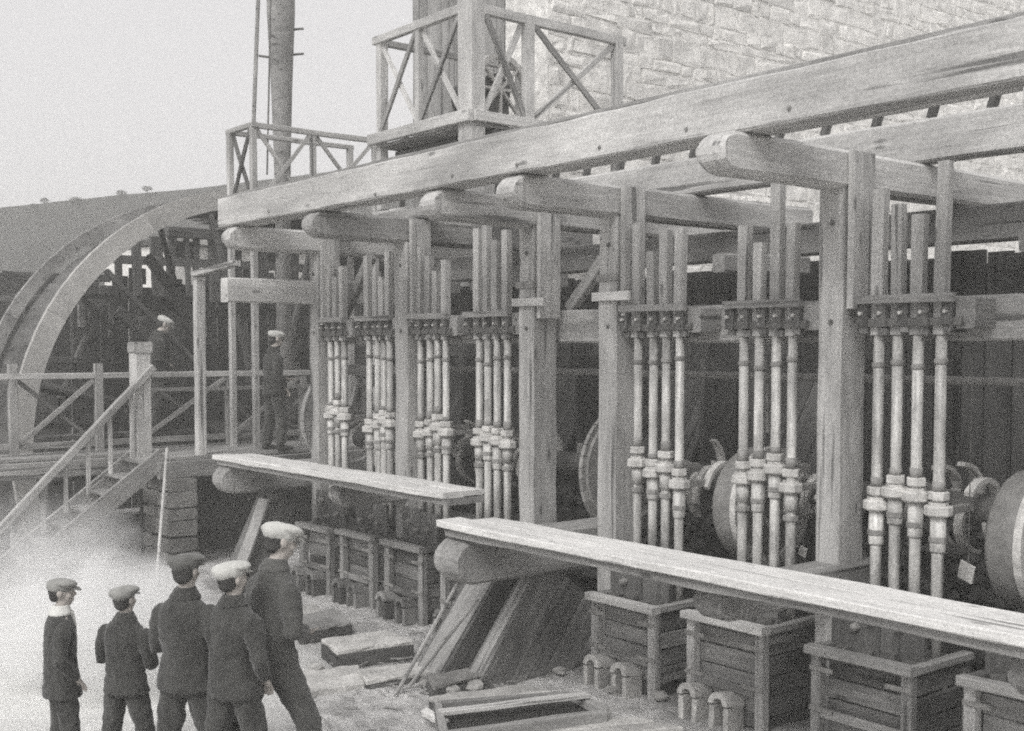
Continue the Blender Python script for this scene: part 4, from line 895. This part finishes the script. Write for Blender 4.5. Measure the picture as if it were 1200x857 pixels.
# ------------------------------------------------------------------ spray drifting over the stair foot
def mist(name, c, r, dens, label):
    bm = bmesh.new(); bmesh.ops.create_icosphere(bm, subdivisions=3, radius=1, matrix=Matrix.Diagonal((*r, 1)))
    me = bpy.data.meshes.new('mist'); bm.to_mesh(me); bm.free()
    m = bpy.data.materials.new('spray'); m.use_nodes = True; t = m.node_tree; t.nodes.clear()
    o_ = t.nodes.new('ShaderNodeOutputMaterial'); pv = t.nodes.new('ShaderNodeVolumePrincipled'); pv.inputs['Color'].default_value = (.985, .985, .98, 1)
    c_ = t.nodes.new('ShaderNodeTexCoord'); mp = t.nodes.new('ShaderNodeMapping'); mp.inputs['Scale'].default_value = [1 / q for q in r]
    ln = t.nodes.new('ShaderNodeVectorMath'); ln.operation = 'LENGTH'
    mr = t.nodes.new('ShaderNodeMapRange'); mr.inputs[1].default_value = 1; mr.inputs[2].default_value = .1; mr.inputs[3].default_value = 0; mr.inputs[4].default_value = 1
    n_ = t.nodes.new('ShaderNodeTexNoise'); n_.inputs['Scale'].default_value = 1.6; n_.inputs['Detail'].default_value = 4; n_.inputs['Distortion'].default_value = .6
    nr = t.nodes.new('ShaderNodeMapRange'); nr.inputs[1].default_value = .38; nr.inputs[2].default_value = .62
    m1 = t.nodes.new('ShaderNodeMath'); m1.operation = 'MULTIPLY'; m2 = t.nodes.new('ShaderNodeMath'); m2.operation = 'MULTIPLY'; m2.inputs[1].default_value = dens
    t.links.new(c_.outputs['Object'], mp.inputs[0]); t.links.new(mp.outputs[0], ln.inputs[0]); t.links.new(ln.outputs['Value'], mr.inputs[0]); t.links.new(c_.outputs['Object'], n_.inputs['Vector'])
    t.links.new(n_.outputs['Fac'], nr.inputs[0]); t.links.new(mr.outputs[0], m1.inputs[0]); t.links.new(nr.outputs[0], m1.inputs[1]); t.links.new(m1.outputs[0], m2.inputs[0]); t.links.new(m2.outputs[0], pv.inputs['Density'])
    t.links.new(pv.outputs[0], o_.inputs['Volume'])
    ob = bpy.data.objects.new(name, me); C.objects.link(ob); me.materials.append(m); ob.location = c
    ob['kind'] = 'stuff'; ob['label'] = label; ob['category'] = 'spray'
HAZE = .0055  # haze added to lift the darks, and to fade far things
q = spot(104, 10.7); mist('spray', (q.x, q.y, .3), (1.35, 1.2, .9), 10., 'bright spray billowing behind the watching boys')
q = spot(40, 13.2); mist('spray', (q.x, q.y, .45), (1.9, 1.4, .95), 1.4, 'thin spray drifting over the foot of the stair')

hz = bmesh.new(); bmesh.ops.create_cube(hz, size=1, matrix=Matrix.Translation((0, 0, 8.2)) @ Matrix.Diagonal((2600, 2600, 19, 1)))
me = bpy.data.meshes.new('haze'); hz.to_mesh(me); hz.free()
m = bpy.data.materials.new('haze'); m.use_nodes = True; m.node_tree.nodes.clear()
pv = m.node_tree.nodes.new('ShaderNodeVolumePrincipled'); pv.inputs['Density'].default_value = HAZE; pv.inputs['Color'].default_value = (.9, .9, .87, 1)
oo = m.node_tree.nodes.new('ShaderNodeOutputMaterial'); m.node_tree.links.new(pv.outputs[0], oo.inputs['Volume'])
me.materials.append(m); o = bpy.data.objects.new('haze', me); C.objects.link(o); o['kind'] = 'stuff'
